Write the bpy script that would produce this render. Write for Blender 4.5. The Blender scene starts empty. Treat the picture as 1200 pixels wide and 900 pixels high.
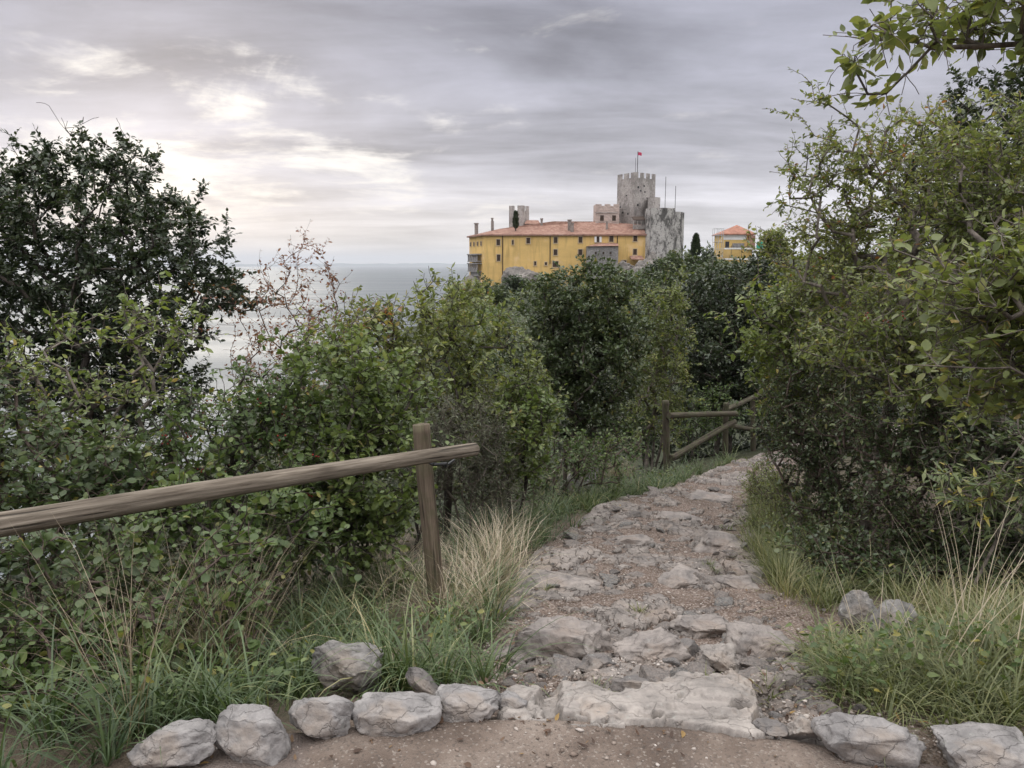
import bpy, bmesh, math, random
import numpy as np
from mathutils import Vector, Matrix

R = math.radians
scene = bpy.context.scene
COL = scene.collection

# ------------------------------------------------------------------ camera
FPX, PITCH, EYE = 900.0, R(8.84), 1.6          # focal length in pixels of a 1200 x 900 frame
cam_d = bpy.data.cameras.new('camera')
cam = bpy.data.objects.new('camera', cam_d); COL.objects.link(cam)
cam.location = (0, 0, EYE)
cam.rotation_euler = (R(90) - PITCH, 0, 0)
cam_d.sensor_width = 36; cam_d.lens = FPX / 1200 * 36
cam_d.clip_start = 0.05; cam_d.clip_end = 90000
scene.camera = cam

# ------------------------------------------------------------------ exposure
vs = scene.view_settings
vs.view_transform = 'Standard'; vs.look = 'None'; vs.gamma = 1.0; vs.use_curve_mapping = False
vs.exposure = 0.32
cy = scene.cycles
cy.max_bounces = 6; cy.diffuse_bounces = 3; cy.glossy_bounces = 2; cy.transmission_bounces = 3
cy.transparent_max_bounces = 4; cy.caustics_reflective = False; cy.caustics_refractive = False
cy.use_denoising = True
cy.sample_clamp_indirect = 8


# ------------------------------------------------------------------ node helpers
class NT:
    def __init__(self, tree):
        self.t = tree; self.n = tree.nodes; self.l = tree.links

    def node(self, kind, **props):
        nd = self.n.new(kind)
        for k, v in props.items():
            setattr(nd, k, v)
        return nd

    def put(self, sock, v):
        if isinstance(v, bpy.types.NodeSocket):
            self.l.new(v, sock)
        elif v is not None:
            if isinstance(v, (tuple, list)) and len(v) == 3 and sock.type == 'RGBA':
                v = (*v, 1)
            sock.default_value = v

    def math(self, op, a, b=None, c=None, clamp=False):
        nd = self.node('ShaderNodeMath', operation=op, use_clamp=clamp)
        for i, v in enumerate((a, b, c)):
            if v is not None: self.put(nd.inputs[i], v)
        return nd.outputs[0]

    def vmath(self, op, a, b=None):
        nd = self.node('ShaderNodeVectorMath', operation=op)
        self.put(nd.inputs[0], a)
        if b is not None: self.put(nd.inputs[1], b)
        return nd.outputs['Value' if op in ('DOT_PRODUCT', 'LENGTH') else 'Vector']

    def mix(self, f, a, b, blend='MIX'):
        nd = self.node('ShaderNodeMix', data_type='RGBA', blend_type=blend)
        self.put(nd.inputs[0], f); self.put(nd.inputs[6], a); self.put(nd.inputs[7], b)
        return nd.outputs[2]

    def ramp(self, f, stops, interp='LINEAR'):
        nd = self.node('ShaderNodeValToRGB'); cr = nd.color_ramp; cr.interpolation = interp
        while len(cr.elements) < len(stops): cr.elements.new(0.5)
        for e, (p, c) in zip(cr.elements, stops):
            e.position = p
            e.color = (c, c, c, 1) if isinstance(c, (int, float)) else (*c, 1)
        self.put(nd.inputs[0], f)
        return nd.outputs[0]

    def noise(self, vec, scale, detail=4, rough=0.55, dist=0.0, out=0):
        nd = self.node('ShaderNodeTexNoise')
        if vec is not None: self.put(nd.inputs['Vector'], vec)
        nd.inputs['Scale'].default_value = scale; nd.inputs['Detail'].default_value = detail
        nd.inputs['Roughness'].default_value = rough; nd.inputs['Distortion'].default_value = dist
        return nd.outputs[out]

    def voro(self, vec, scale, feature='F1', out=0, rand=1.0):
        nd = self.node('ShaderNodeTexVoronoi', feature=feature)
        if vec is not None: self.put(nd.inputs['Vector'], vec)
        nd.inputs['Scale'].default_value = scale; nd.inputs['Randomness'].default_value = rand
        return nd.outputs[out]

    def mapping(self, vec, scale=(1, 1, 1), loc=(0, 0, 0), rot=(0, 0, 0)):
        nd = self.node('ShaderNodeMapping'); self.put(nd.inputs[0], vec)
        nd.inputs['Scale'].default_value = scale; nd.inputs['Location'].default_value = loc
        nd.inputs['Rotation'].default_value = rot
        return nd.outputs[0]

    def bump(self, h, strength, dist, normal=None):
        nd = self.node('ShaderNodeBump'); self.put(nd.inputs['Height'], h)
        nd.inputs['Strength'].default_value = strength; nd.inputs['Distance'].default_value = dist
        if normal is not None: self.put(nd.inputs['Normal'], normal)
        return nd.outputs[0]

    def maprange(self, v, a, b, c=0.0, d=1.0, smooth=False):
        nd = self.node('ShaderNodeMapRange'); nd.clamp = True
        if smooth: nd.interpolation_type = 'SMOOTHSTEP'
        for i, x in enumerate((v, a, b, c, d)): self.put(nd.inputs[i], x)
        return nd.outputs[0]


# ------------------------------------------------------------------ sky
SUN_AZ, SUN_EL = R(-24), R(9)                   # azimuth from +Y towards +X
world = bpy.data.worlds.new('World'); scene.world = world; world.use_nodes = True
W = NT(world.node_tree); W.n.clear()
wout = W.node('ShaderNodeOutputWorld'); bg = W.node('ShaderNodeBackground'); bg.inputs[1].default_value = 0.1
sky = W.node('ShaderNodeTexSky', sky_type='NISHITA', sun_disc=False)
sky.sun_elevation = SUN_EL; sky.sun_rotation = SUN_AZ
sky.air_density = 1.0; sky.dust_density = 2.5
tc = W.node('ShaderNodeTexCoord'); d = tc.outputs['Generated']
sp = W.node('ShaderNodeSeparateXYZ'); W.l.new(d, sp.inputs[0])
dx, dy, dz = sp.outputs
zc = W.math('MAXIMUM', dz, 0.0)
den = W.math('ADD', zc, 0.10)
cv = W.node('ShaderNodeCombineXYZ')
W.put(cv.inputs[0], W.math('DIVIDE', dx, den)); W.put(cv.inputs[1], W.math('DIVIDE', dy, den))
cp = cv.outputs[0]
base = W.ramp(zc, [(0.0, (.56, .55, .575)), (0.03, (.62, .60, .61)), (0.07, (.555, .545, .585)), (0.14, (.445, .44, .495)),
                   (0.22, (.345, .347, .408)), (0.31, (.285, .288, .345)), (0.46, (1.35, 1.34, 1.36)), (1.0, (2.7, 2.68, 2.7))])
big = W.noise(W.mapping(cp, (0.55, 0.8, 1), (2.3, 0.4, 0)), 1.0, 7, 0.56, 0.5)
streak = W.noise(W.mapping(cp, (0.5, 1.5, 1), (5.1, 1.7, 0), (0, 0, R(8))), 1.1, 8, 0.6, 0.4)
puff = W.noise(W.mapping(d, (4.2, 4.2, 12), (1.3, .2, .7), (0, R(7), 0)), 1.0, 8, 0.58, 0.5)
mod = W.math('ADD', W.maprange(puff, 0.34, 0.66, -0.13, 0.13), W.math('ADD', W.maprange(big, 0.34, 0.66, 0.70, 1.26), W.maprange(streak, 0.35, 0.65, -0.15, 0.18)))
modc = W.node('ShaderNodeCombineXYZ')
for i in range(3): W.put(modc.inputs[i], mod)
cloud = W.mix(1.0, base, modc.outputs[0], 'MULTIPLY')
sunv = (math.sin(SUN_AZ) * math.cos(SUN_EL), math.cos(SUN_AZ) * math.cos(SUN_EL), math.sin(SUN_EL))
dot = W.math('MAXIMUM', W.vmath('DOT_PRODUCT', d, sunv), 0.0)
glow = W.math('POWER', dot, 22.0)
glow2 = W.math('POWER', dot, 5.0)
brk = W.noise(W.mapping(cp, (1.7, 1.9, 1), (3.7, 6.1, 0)), 1.0, 9, 0.60, 0.4)
brk = W.math('ADD', W.math('MULTIPLY', brk, .52), W.math('MULTIPLY', W.noise(W.mapping(d, (6, 6, 15), (4.4, 2.2, 1.9), (0, R(-6), 0)), 1.0, 9, .6, .5), .48))
lowband = W.math('MULTIPLY', W.maprange(zc, 0.03, 0.07, 0.0, 1.0), W.maprange(zc, 0.10, 0.20, 1.0, 0.0))
thr = W.math('SUBTRACT', 0.575, W.math('ADD', W.math('MULTIPLY', glow, 0.075), W.math('MULTIPLY', W.math('MULTIPLY', lowband, glow2), 0.10)))
gap = W.maprange(brk, thr, W.math('ADD', thr, 0.17), 0.0, 1.0, True)
gapcol = W.mix(glow2, (.70, .66, .64), (.96, .925, .88))
cloud = W.mix(W.math('MULTIPLY', gap, W.math('ADD', 0.25, W.math('MULTIPLY', glow2, 0.75))), cloud, gapcol)
warm = W.math('ADD', W.math('MULTIPLY', glow, 0.05), W.math('MULTIPLY', W.math('MULTIPLY', glow2, 0.55), W.maprange(zc, 0.0, 0.11, 1.0, 0.0)))
cloud = W.mix(warm, cloud, (.88, .77, .65))
ten = W.mix(1.0, cloud, (10, 10, 10), 'MULTIPLY')
veil = W.mix(0.02, ten, sky.outputs[0])
W.l.new(veil, bg.inputs[0]); W.l.new(bg.outputs[0], wout.inputs[0])

# ------------------------------------------------------------------ sun behind thin cloud
sun_d = bpy.data.lights.new('sun', 'SUN'); sun_d.energy = 0.5; sun_d.angle = R(22); sun_d.color = (1.0, .92, .80)
sun = bpy.data.objects.new('sun', sun_d); COL.objects.link(sun)
sun.rotation_euler = Vector(sunv).to_track_quat('Z', 'Y').to_euler()

# ------------------------------------------------------------------ geometry helpers
cP, sP = math.cos(PITCH), math.sin(PITCH)


def pix(px, py, Y):
    """world point seen at photo pixel (px, py) at the distance Y ahead"""
    a, b = (px - 600) / FPX, (450 - py) / FPX
    dy_, dz_ = cP + b * sP, -sP + b * cP
    t = Y / dy_
    return np.array([a * t, Y, EYE + dz_ * t])


def pxm(Y, py=450):
    """metres per photo pixel at distance Y"""
    return Y / (cP + (450 - py) / FPX * sP) / FPX


def hash01(*ints, seed=0):
    h = np.zeros_like(ints[0], dtype=np.uint32) + np.uint32((seed * 374761393 + 668265263) & 0xffffffff)
    for i, v in enumerate(ints):
        h = h ^ (v.astype(np.int64).astype(np.uint32) * np.uint32((2654435761, 2246822519, 3266489917)[i]))
        h = (h ^ (h >> np.uint32(15))) * np.uint32(2246822519)
        h = (h ^ (h >> np.uint32(13))) * np.uint32(3266489917)
    h = h ^ (h >> np.uint32(16))
    return h.astype(np.float64) / 4294967295.0


def vnoise(p, seed=0):
    p = np.asarray(p, float); k = p.shape[1]
    i = np.floor(p).astype(np.int64); f = p - i; f = f * f * (3 - 2 * f)
    out = 0
    for c in range(2 ** k):
        bits = [(c >> j) & 1 for j in range(k)]
        w = 1.0
        for j in range(k): w = w * (f[:, j] if bits[j] else 1 - f[:, j])
        out = out + w * hash01(*[i[:, j] + bits[j] for j in range(k)], seed=seed)
    return out * 2 - 1


def fbm(p, octv=4, seed=0, gain=0.5):
    p = np.asarray(p, float); a, s, tot = 1.0, 0, 0
    for o in range(octv):
        s = s + a * vnoise(p * 2.03 ** o, seed + o * 17); tot += a; a *= gain
    return s / tot


def sstep(a, b, x):
    t = np.clip((x - a) / (b - a), 0, 1); return t * t * (3 - 2 * t)


def new_mesh(name, V, faces=None, tris=None, quads=None, smooth=False, attrs=None):
    me = bpy.data.meshes.new(name)
    V = np.asarray(V, np.float32)
    if faces is not None:
        me.from_pydata([tuple(map(float, v)) for v in V], [], faces)
    else:
        parts, starts, tot = [], [], 0
        for arr, k in ((tris, 3), (quads, 4)):
            if arr is not None and len(arr):
                arr = np.asarray(arr, np.int32); parts.append(arr.ravel())
                starts.append(tot + np.arange(len(arr), dtype=np.int32) * k); tot += arr.size
        idx = np.concatenate(parts); st = np.concatenate(starts)
        me.vertices.add(len(V)); me.vertices.foreach_set('co', V.ravel())
        me.loops.add(len(idx)); me.loops.foreach_set('vertex_index', idx)
        me.polygons.add(len(st)); me.polygons.foreach_set('loop_start', st)
        me.update(calc_edges=True)
    if attrs:
        for k, v in attrs.items():
            a = me.attributes.new(k, 'FLOAT', 'POINT'); a.data.foreach_set('value', np.asarray(v, np.float32))
    if smooth:
        me.polygons.foreach_set('use_smooth', np.ones(len(me.polygons), bool))
    me.update()
    return me


def link(name, me, mat=None, parent=None, loc=None):
    o = bpy.data.objects.new(name, me); COL.objects.link(o)
    if mat is not None and me is not None and not me.materials: me.materials.append(mat)
    if parent is not None: o.parent = parent
    if loc is not None: o.location = [float(c) for c in loc]
    return o


def tag(o, label=None, cat=None, group=None, kind=None):
    if label: o['label'] = label
    if cat: o['category'] = cat
    if group: o['group'] = group
    if kind: o['kind'] = kind
    return o


def thing(name, label, cat, loc=(0, 0, 0), group=None):
    return tag(link(name, None, loc=loc), label, cat, group)


class MB:
    """collects boxes, prisms and bars into one mesh"""
    def __init__(self): self.v, self.f = [], []

    def add(self, vs, fs):
        n = len(self.v); self.v += [tuple(map(float, v)) for v in vs]; self.f += [tuple(i + n for i in f) for f in fs]

    def box(self, a, b):
        (x0, y0, z0), (x1, y1, z1) = a, b
        self.add([(x0, y0, z0), (x1, y0, z0), (x1, y1, z0), (x0, y1, z0), (x0, y0, z1), (x1, y0, z1), (x1, y1, z1), (x0, y1, z1)],
                 [(0, 3, 2, 1), (4, 5, 6, 7), (0, 1, 5, 4), (1, 2, 6, 5), (2, 3, 7, 6), (3, 0, 4, 7)])

    def prism(self, poly, z0, z1, top=None):
        """poly: xy outline counter-clockwise"""
        n = len(poly); tp = top or poly
        self.add([(x, y, z0) for x, y in poly] + [(x, y, z1) for x, y in tp],
                 [tuple(range(n))[::-1], tuple(range(n, 2 * n))] + [(i, (i + 1) % n, n + (i + 1) % n, n + i) for i in range(n)])

    def bar(self, a, b, r, sides=6):
        a, b = Vector(a), Vector(b); q = (b - a).to_track_quat('Z', 'Y').to_matrix()
        ring = [q @ Vector((math.cos(t) * r, math.sin(t) * r, 0)) for t in (2 * math.pi * i / sides for i in range(sides))]
        self.add([a + p for p in ring] + [b + p for p in ring],
                 [tuple(range(sides))[::-1], tuple(range(sides, 2 * sides))] + [(i, (i + 1) % sides, sides + (i + 1) % sides, sides + i) for i in range(sides)])

    def build(self, name, mat, parent=None):
        o = link(name, new_mesh(name, self.v, self.f), mat, parent)
        if parent is not None: o.matrix_parent_inverse = Matrix.Translation(-Vector(parent.location))
        return o


# ------------------------------------------------------------------ materials
def material(name):
    m = bpy.data.materials.new(name); m.use_nodes = True
    n = NT(m.node_tree); n.n.clear()
    out = n.node('ShaderNodeOutputMaterial')
    return m, n, out


def principled(n, out, col, rough=0.9, normal=None, spec=0.3):
    b = n.node('ShaderNodeBsdfPrincipled')
    n.put(b.inputs['Base Color'], col); n.put(b.inputs['Roughness'], rough)
    b.inputs['Specular IOR Level'].default_value = spec
    if normal is not None: n.put(b.inputs['Normal'], normal)
    n.l.new(b.outputs[0], out.inputs[0])
    return b


def leaf_mat(name, stops, rough=0.5, trans=0.35, spec=0.35):
    rough, spec = rough * .86, spec * 1.3
    m, n, out = material(name)
    at = n.node('ShaderNodeAttribute'); at.attribute_name = 'var'
    col = n.ramp(at.outputs['Fac'], [(q, tuple(min(1, x * w) for x, w in zip(k, (1.48, 1.40, 1.52) if k[1] > k[0] * .95 else (1.3, 1.3, 1.3)))) for q, k in stops])
    geo = n.node('ShaderNodeNewGeometry')
    pos = n.node('ShaderNodeTexCoord').outputs['Object']
    col = n.mix(n.maprange(n.noise(pos, 55, 2), 0.35, 0.7, 0.0, 0.35), col, n.mix(1.0, col, (1.25, 1.18, .9), 'MULTIPLY'))
    back = n.mix(1.0, col, (1.25, 1.2, 1.3), 'MULTIPLY')
    col2 = n.mix(geo.outputs['Backfacing'], col, back)
    b = n.node('ShaderNodeBsdfPrincipled'); n.put(b.inputs['Base Color'], col2)
    b.inputs['Roughness'].default_value = rough; b.inputs['Specular IOR Level'].default_value = spec
    t = n.node('ShaderNodeBsdfTranslucent'); n.put(t.inputs[0], n.mix(1.0, col, (1.4, 1.45, .8), 'MULTIPLY'))
    mx = n.node('ShaderNodeMixShader'); mx.inputs[0].default_value = trans * .8
    n.l.new(b.outputs[0], mx.inputs[1]); n.l.new(t.outputs[0], mx.inputs[2]); n.l.new(mx.outputs[0], out.inputs[0])
    return m


def bark_mat(name, c0, c1):
    m, n, out = material(name)
    p = n.node('ShaderNodeTexCoord').outputs['Object']
    f = n.noise(n.mapping(p, (1, 1, .35)), 60, 5, .65)
    g = n.noise(p, 9, 3)
    col = n.mix(n.maprange(g, .45, .65), n.ramp(f, [(.3, c0), (.7, c1)]), tuple(c * 1.35 for c in c1))
    principled(n, out, col, .95, n.bump(f, .6, .01))
    return m


def stone_mat(name, dark, light, patch=(.055, .052, .05), patch_amt=.35, scale=1.0, lichen=(.36, .36, .33), warm=(.34, .27, .21)):
    m, n, out = material(name)
    p = n.node('ShaderNodeTexCoord').outputs['Object']
    p = n.mapping(p, (scale,) * 3)
    a = n.noise(p, 6, 8, .62, .3); b = n.noise(p, 34, 6, .65)
    col = n.ramp(a, [(.30, dark), (.68, light)])
    col = n.mix(n.maprange(n.noise(n.mapping(p, loc=(7, 3, 1)), 4, 5, .6), .50, .66, 0, .55), col, warm)
    col = n.mix(n.maprange(n.noise(n.mapping(p, loc=(3, 9, 4)), 15, 7, .7), .56, .68, 0, patch_amt), col, patch)
    col = n.mix(n.maprange(n.noise(n.mapping(p, loc=(1, 2, 8)), 22, 6, .7), .60, .70, 0, .5), col, lichen)
    col = n.mix(n.maprange(b, .35, .65, .0, .35), col, n.mix(1.0, col, (.55, .55, .57), 'MULTIPLY'))
    ws_ = n.vmath('SCALE', n.noise(p, 9, 4, .6, out=1)); ws_.node.inputs['Scale'].default_value = .12
    wp = n.vmath('ADD', p, ws_)
    crack = n.maprange(n.voro(n.mapping(wp, (1, 1.7, 1)), 6, 'DISTANCE_TO_EDGE'), 0, .018, 0, 1)
    col = n.mix(n.math('MULTIPLY', n.math('SUBTRACT', 1.0, crack), n.maprange(n.noise(p, 5, 2), .50, .68, 0, .45)), col, (.10, .09, .08))
    h = n.math('ADD', n.math('ADD', n.math('MULTIPLY', a, .9), n.math('MULTIPLY', b, .40)), n.math('MULTIPLY', crack, .16))
    principled(n, out, col, .9, n.bump(h, .9, .022 / scale), .25)
    return m


def plain(name, col, rough=.8, var=.25, scale=3.0, bump=0.0, spec=.3):
    m, n, out = material(name)
    p = n.node('ShaderNodeTexCoord').outputs['Object']
    f = n.noise(p, scale, 6, .6)
    c = n.mix(n.maprange(f, .3, .7), tuple(x * (1 - var) for x in col), tuple(x * (1 + var) for x in col))
    principled(n, out, c, rough, n.bump(f, bump, .05) if bump else None, spec)
    return m


M = {}
M['bark_grey'] = bark_mat('bark_grey', (.045, .038, .032), (.16, .135, .115))
M['bark_dark'] = bark_mat('bark_dark', (.020, .017, .015), (.075, .062, .052))
M['bark_red'] = bark_mat('bark_red', (.036, .026, .021), (.115, .086, .072))
M['holm'] = leaf_mat('holm', [(0, (.016, .026, .013)), (.6, (.030, .046, .020)), (1, (.060, .075, .032))], .42, .22, .45)
M['dark'] = leaf_mat('dark', [(0, (.026, .042, .018)), (.55, (.048, .070, .028)), (.92, (.085, .105, .042)), (1, (.15, .14, .05))], .45, .28, .4)
M['mid'] = leaf_mat('mid', [(0, (.035, .060, .020)), (.5, (.062, .098, .030)), (.9, (.105, .135, .045)), (1, (.22, .19, .05))], .5, .35)
M['bluegreen'] = leaf_mat('bluegreen', [(0, (.036, .058, .024)), (.55, (.064, .092, .036)), (.93, (.108, .132, .05)), (1, (.30, .25, .06))], .5, .33)
M['light'] = leaf_mat('light', [(0, (.062, .092, .026)), (.5, (.108, .145, .040)), (.9, (.170, .195, .056)), (1, (.26, .20, .06))], .48, .40)
M['olive'] = leaf_mat('olive', [(0, (.060, .080, .027)), (.45, (.105, .132, .043)), (.82, (.172, .186, .062)), (.93, (.23, .185, .07)), (1, (.20, .09, .04))], .5, .44)
M['oak'] = leaf_mat('oak', [(0, (.045, .070, .020)), (.5, (.080, .115, .032)), (.9, (.125, .150, .046)), (1, (.17, .13, .05))], .5, .36)
M['rust'] = leaf_mat('rust', [(0, (.085, .034, .022)), (.5, (.15, .066, .038)), (.85, (.20, .11, .06)), (1, (.12, .10, .04))], .6, .4)
M['broom'] = leaf_mat('broom', [(0, (.030, .040, .022)), (1, (.075, .085, .045))], .7, .1)
M['grass'] = leaf_mat('grass', [(0, (.026, .046, .018)), (.5, (.052, .082, .030)), (.85, (.098, .122, .048)), (1, (.25, .22, .12))], .5, .30)
M['grass_bright'] = leaf_mat('grass_bright', [(0, (.050, .066, .026)), (.45, (.088, .108, .042)), (.75, (.145, .150, .066)), (1, (.27, .235, .14))], .5, .35)
M['straw'] = leaf_mat('straw', [(0, (.115, .092, .060)), (.5, (.215, .185, .125)), (1, (.37, .33, .245))], .7, .15)
M['litter'] = leaf_mat('litter', [(0, (.035, .020, .014)), (.6, (.085, .048, .030)), (.93, (.14, .09, .048)), (1, (.25, .16, .05))], .7, .2)
M['berry'] = plain('berry', (.20, .022, .014), .35, .3, 60)
M['stone'] = stone_mat('stone', (.150, .142, .138), (.385, .36, .345), (.06, .055, .05), .55)
M['lichen_stone'] = stone_mat('lichen_stone', (.11, .105, .10), (.34, .32, .30), patch_amt=.85, lichen=(.45, .44, .41))
M['path_stone'] = stone_mat('path_stone', (.160, .145, .137), (.365, .320, .288), patch_amt=.30, warm=(.30, .235, .19))
M['pale_ledge'] = stone_mat('pale_ledge', (.19, .172, .157), (.42, .375, .338), patch_amt=.4, warm=(.33, .26, .205))
M['dark_stone'] = stone_mat('dark_stone', (.105, .098, .096), (.25, .225, .208), patch_amt=.4)


# ------------------------------------------------------------------ the lie of the land
PY = np.array([2.2, 3.0, 4.0, 4.8, 6.33, 7.4, 8.5, 9.3, 10.8, 12.5, 15, 19, 30])
PL = np.array([-.05, .00, -.05, .00, .29, .70, 1.2, 1.85, 2.75, 3.6, 5.5, 9.5, 20])
PR = np.array([1.15, 1.22, 1.62, 1.89, 2.10, 2.40, 2.75, 3.15, 3.75, 4.45, 6.5, 10.7, 22])


def path_l(y): return np.interp(y, PY, PL)
def path_r(y): return np.interp(y, PY, PR)
def edge(x): return 2.50 - 0.14 * np.minimum(np.abs(x), 1.6) ** 2 - 1.6 * np.clip(-1.2 - x, 0, 1.2) ** 1.2 - .5 * np.clip(x - 1.45, 0, 1.5) ** 1.2


HY = np.array([-50, 2.45, 2.55, 2.9, 3.4, 4.0, 6, 8, 10, 12.5, 16, 20, 30, 60, 120, 200, 400])
HZ = np.array([0, 0, -.02, -.08, -.28, -.45, -.75, -1.05, -1.35, -1.725, -2.15, -2.5, -3.2, -5, -5, -4, -4])


def ground(x, y):
    x = np.asarray(x, float); y = np.asarray(y, float)
    h = np.interp(y, HY, HZ)
    out_l = np.clip(path_l(y) - x, 0, 40); out_r = np.clip(x - path_r(y), 0, 60)
    near = sstep(2.35, 3.2, y)
    h = h + near * (-.10 * np.minimum(out_l, 1.2) - .24 * np.clip(out_l - 1.2, 0, 8) * sstep(3, 6, y))
    h = h + near * (.05 * np.minimum(out_r, .5) + .16 * np.clip(out_r - .3, 0, 4)) + sstep(30, 110, y) * np.clip(out_r - 25, 0, 40) * .2
    # terrace is flat behind the row of stones
    t = sstep(-.06, .10, y - edge(x))
    h = h * t
    # fall to the sea on the left
    cl = -10.5 - .03 * np.clip(y, 0, 90) + 2 * np.sin(y * .11) + np.clip(y - 235, 0, 300) * 1.2
    fall = np.clip(cl - x, 0, None)
    h = h - np.minimum(fall * 1.9, 58)
    return np.maximum(h, -58)


def ground1(x, y): return float(ground(np.array([x]), np.array([y]))[0])


def hit(px, py):
    """ground point seen at a photo pixel"""
    a, b = (px - 600) / FPX, (450 - py) / FPX
    dv = np.array([a, cP + b * sP, -sP + b * cP])
    t = np.linspace(.5, 60, 6000)
    g = ground(a * t, dv[1] * t); z = EYE + dv[2] * t
    k = int(np.argmax(z < g)); k = k if z[k] < g[k] else len(t) - 1
    return np.array([a * t[k], dv[1] * t[k], g[k]])


# soil of the whole headland
m, n, out = material('soil')
p = n.node('ShaderNodeTexCoord').outputs['Object']
f = n.noise(p, 2.2, 6, .6); g = n.noise(p, 38, 6, .7); v = n.voro(p, 60, out=1)
col = n.ramp(f, [(.35, (.060, .045, .032)), (.62, (.105, .082, .058))])
col = n.mix(n.maprange(g, .45, .7, 0, .6), col, (.17, .135, .10))
col = n.mix(n.maprange(n.noise(p, 5, 4), .5, .65, 0, .5), col, (.045, .060, .024))
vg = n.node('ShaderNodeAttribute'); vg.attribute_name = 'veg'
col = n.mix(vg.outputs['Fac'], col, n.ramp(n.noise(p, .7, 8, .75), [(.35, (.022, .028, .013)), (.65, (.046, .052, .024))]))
ps = n.node('ShaderNodeAttribute'); ps.attribute_name = 'pathside'
sc_ = n.node('ShaderNodeSeparateColor'); n.l.new(n.voro(p, 95, out=1), sc_.inputs[0])
gv = n.ramp(n.noise(p, 4, 5, .6), [(.35, (.125, .088, .066)), (.65, (.225, .168, .136))])
gv = n.mix(n.maprange(sc_.outputs[0], .55, .95, 0, .8), gv, (.36, .31, .27))
gv = n.mix(n.maprange(sc_.outputs[1], .62, .95, 0, .7), gv, (.08, .058, .048))
col = n.mix(n.math('MULTIPLY', ps.outputs['Fac'], n.maprange(n.noise(p, 3, 4), .3, .6, .4, 1)), col, gv)
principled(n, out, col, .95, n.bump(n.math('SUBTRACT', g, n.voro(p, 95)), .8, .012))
M['soil'] = m

m, n, out = material('terrace_ground')
p = n.node('ShaderNodeTexCoord').outputs['Object']
f = n.noise(p, 3.2, 6, .6, .4); g = n.noise(p, 70, 5, .7); vd = n.voro(p, 130); vc = n.voro(p, 130, out=1)
col = n.ramp(f, [(.34, (.105, .078, .062)), (.50, (.165, .127, .103)), (.68, (.235, .19, .158))])
sepv = n.node('ShaderNodeSeparateColor'); n.l.new(vc, sepv.inputs[0])
col = n.mix(n.maprange(sepv.outputs[0], .86, .97, 0, .6), col, (.30, .26, .225))
col = n.mix(n.maprange(sepv.outputs[1], .75, .95, 0, .6), col, (.085, .070, .06))
col = n.mix(n.maprange(n.noise(n.mapping(p, loc=(4, 1, 0)), 1.7, 5), .52, .62, 0, .45), col, (.12, .10, .095))
h = n.math('SUBTRACT', n.math('MULTIPLY', g, .8), vd)
principled(n, out, col, .93, n.bump(h, .8, .006))
M['terrace'] = m

m, n, out = material('path_ground')
p = n.node('ShaderNodeTexCoord').outputs['Object']
at = n.node('ShaderNodeAttribute'); at.attribute_name = 'rock'
at2 = n.node('ShaderNodeAttribute'); at2.attribute_name = 'tone'
a = n.noise(p, 7, 8, .62, .3); b = n.noise(p, 45, 6, .68); vd = n.voro(p, 95); vc = n.voro(p, 95, out=1)
rock = n.ramp(a, [(.30, (.165, .147, .134)), (.68, (.375, .330, .296))])
rock = n.mix(n.maprange(at2.outputs['Fac'], 0, 1, .55, 0), rock, n.mix(1.0, rock, (.52, .53, .56), 'MULTIPLY'))
rock = n.mix(n.maprange(n.noise(n.mapping(p, loc=(7, 3, 1)), 4, 5, .6), .50, .66, 0, .55), rock, (.31, .245, .20))
rock = n.mix(n.maprange(n.noise(n.mapping(p, loc=(3, 9, 4)), 15, 7, .7), .57, .70, 0, .4), rock, (.075, .07, .066))
wq = n.vmath('SCALE', n.noise(p, 9, 4, .6, out=1)); wq.node.inputs['Scale'].default_value = .14
ck = n.maprange(n.voro(n.vmath('ADD', p, wq), 9, 'DISTANCE_TO_EDGE'), 0, .045, 0, 1)
rock = n.mix(n.math('MULTIPLY', n.math('SUBTRACT', 1.0, ck), n.maprange(n.noise(p, 6, 2), .42, .58)), rock, (.07, .055, .046))
sepv = n.node('ShaderNodeSeparateColor'); n.l.new(vc, sepv.inputs[0])
grav = n.ramp(n.noise(p, 4, 5, .6), [(.35, (.115, .083, .064)), (.65, (.235, .176, .143))])
grav = n.mix(n.maprange(sepv.outputs[0], .55, .95, 0, .8), grav, (.40, .34, .30))
grav = n.mix(n.maprange(sepv.outputs[1], .62, .95, 0, .7), grav, (.10, .072, .06))
col = n.mix(n.maprange(at.outputs['Fac'], .3, .7), grav, rock)
h = n.math('ADD', n.math('MULTIPLY', n.math('ADD', n.math('MULTIPLY', a, 1.2), n.math('ADD', n.math('MULTIPLY', b, .6), n.math('MULTIPLY', ck, .35))), at.outputs['Fac']),
           n.math('MULTIPLY', n.math('SUBTRACT', n.math('MULTIPLY', b, .3), n.math('MULTIPLY', vd, .5)), n.math('SUBTRACT', 1.0, at.outputs['Fac'])))
principled(n, out, col, .92, n.bump(h, 1.0, .024), .25)
M['path'] = m


def grid_mesh(name, X, Y, Z, smooth=True, attrs=None):
    ny, nx = X.shape
    V = np.stack([X, Y, Z], -1).reshape(-1, 3)
    i = np.arange(ny * nx).reshape(ny, nx)
    q = np.stack([i[:-1, :-1], i[:-1, 1:], i[1:, 1:], i[1:, :-1]], -1).reshape(-1, 4)
    return new_mesh(name, V, quads=q, smooth=smooth, attrs=attrs)


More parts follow.
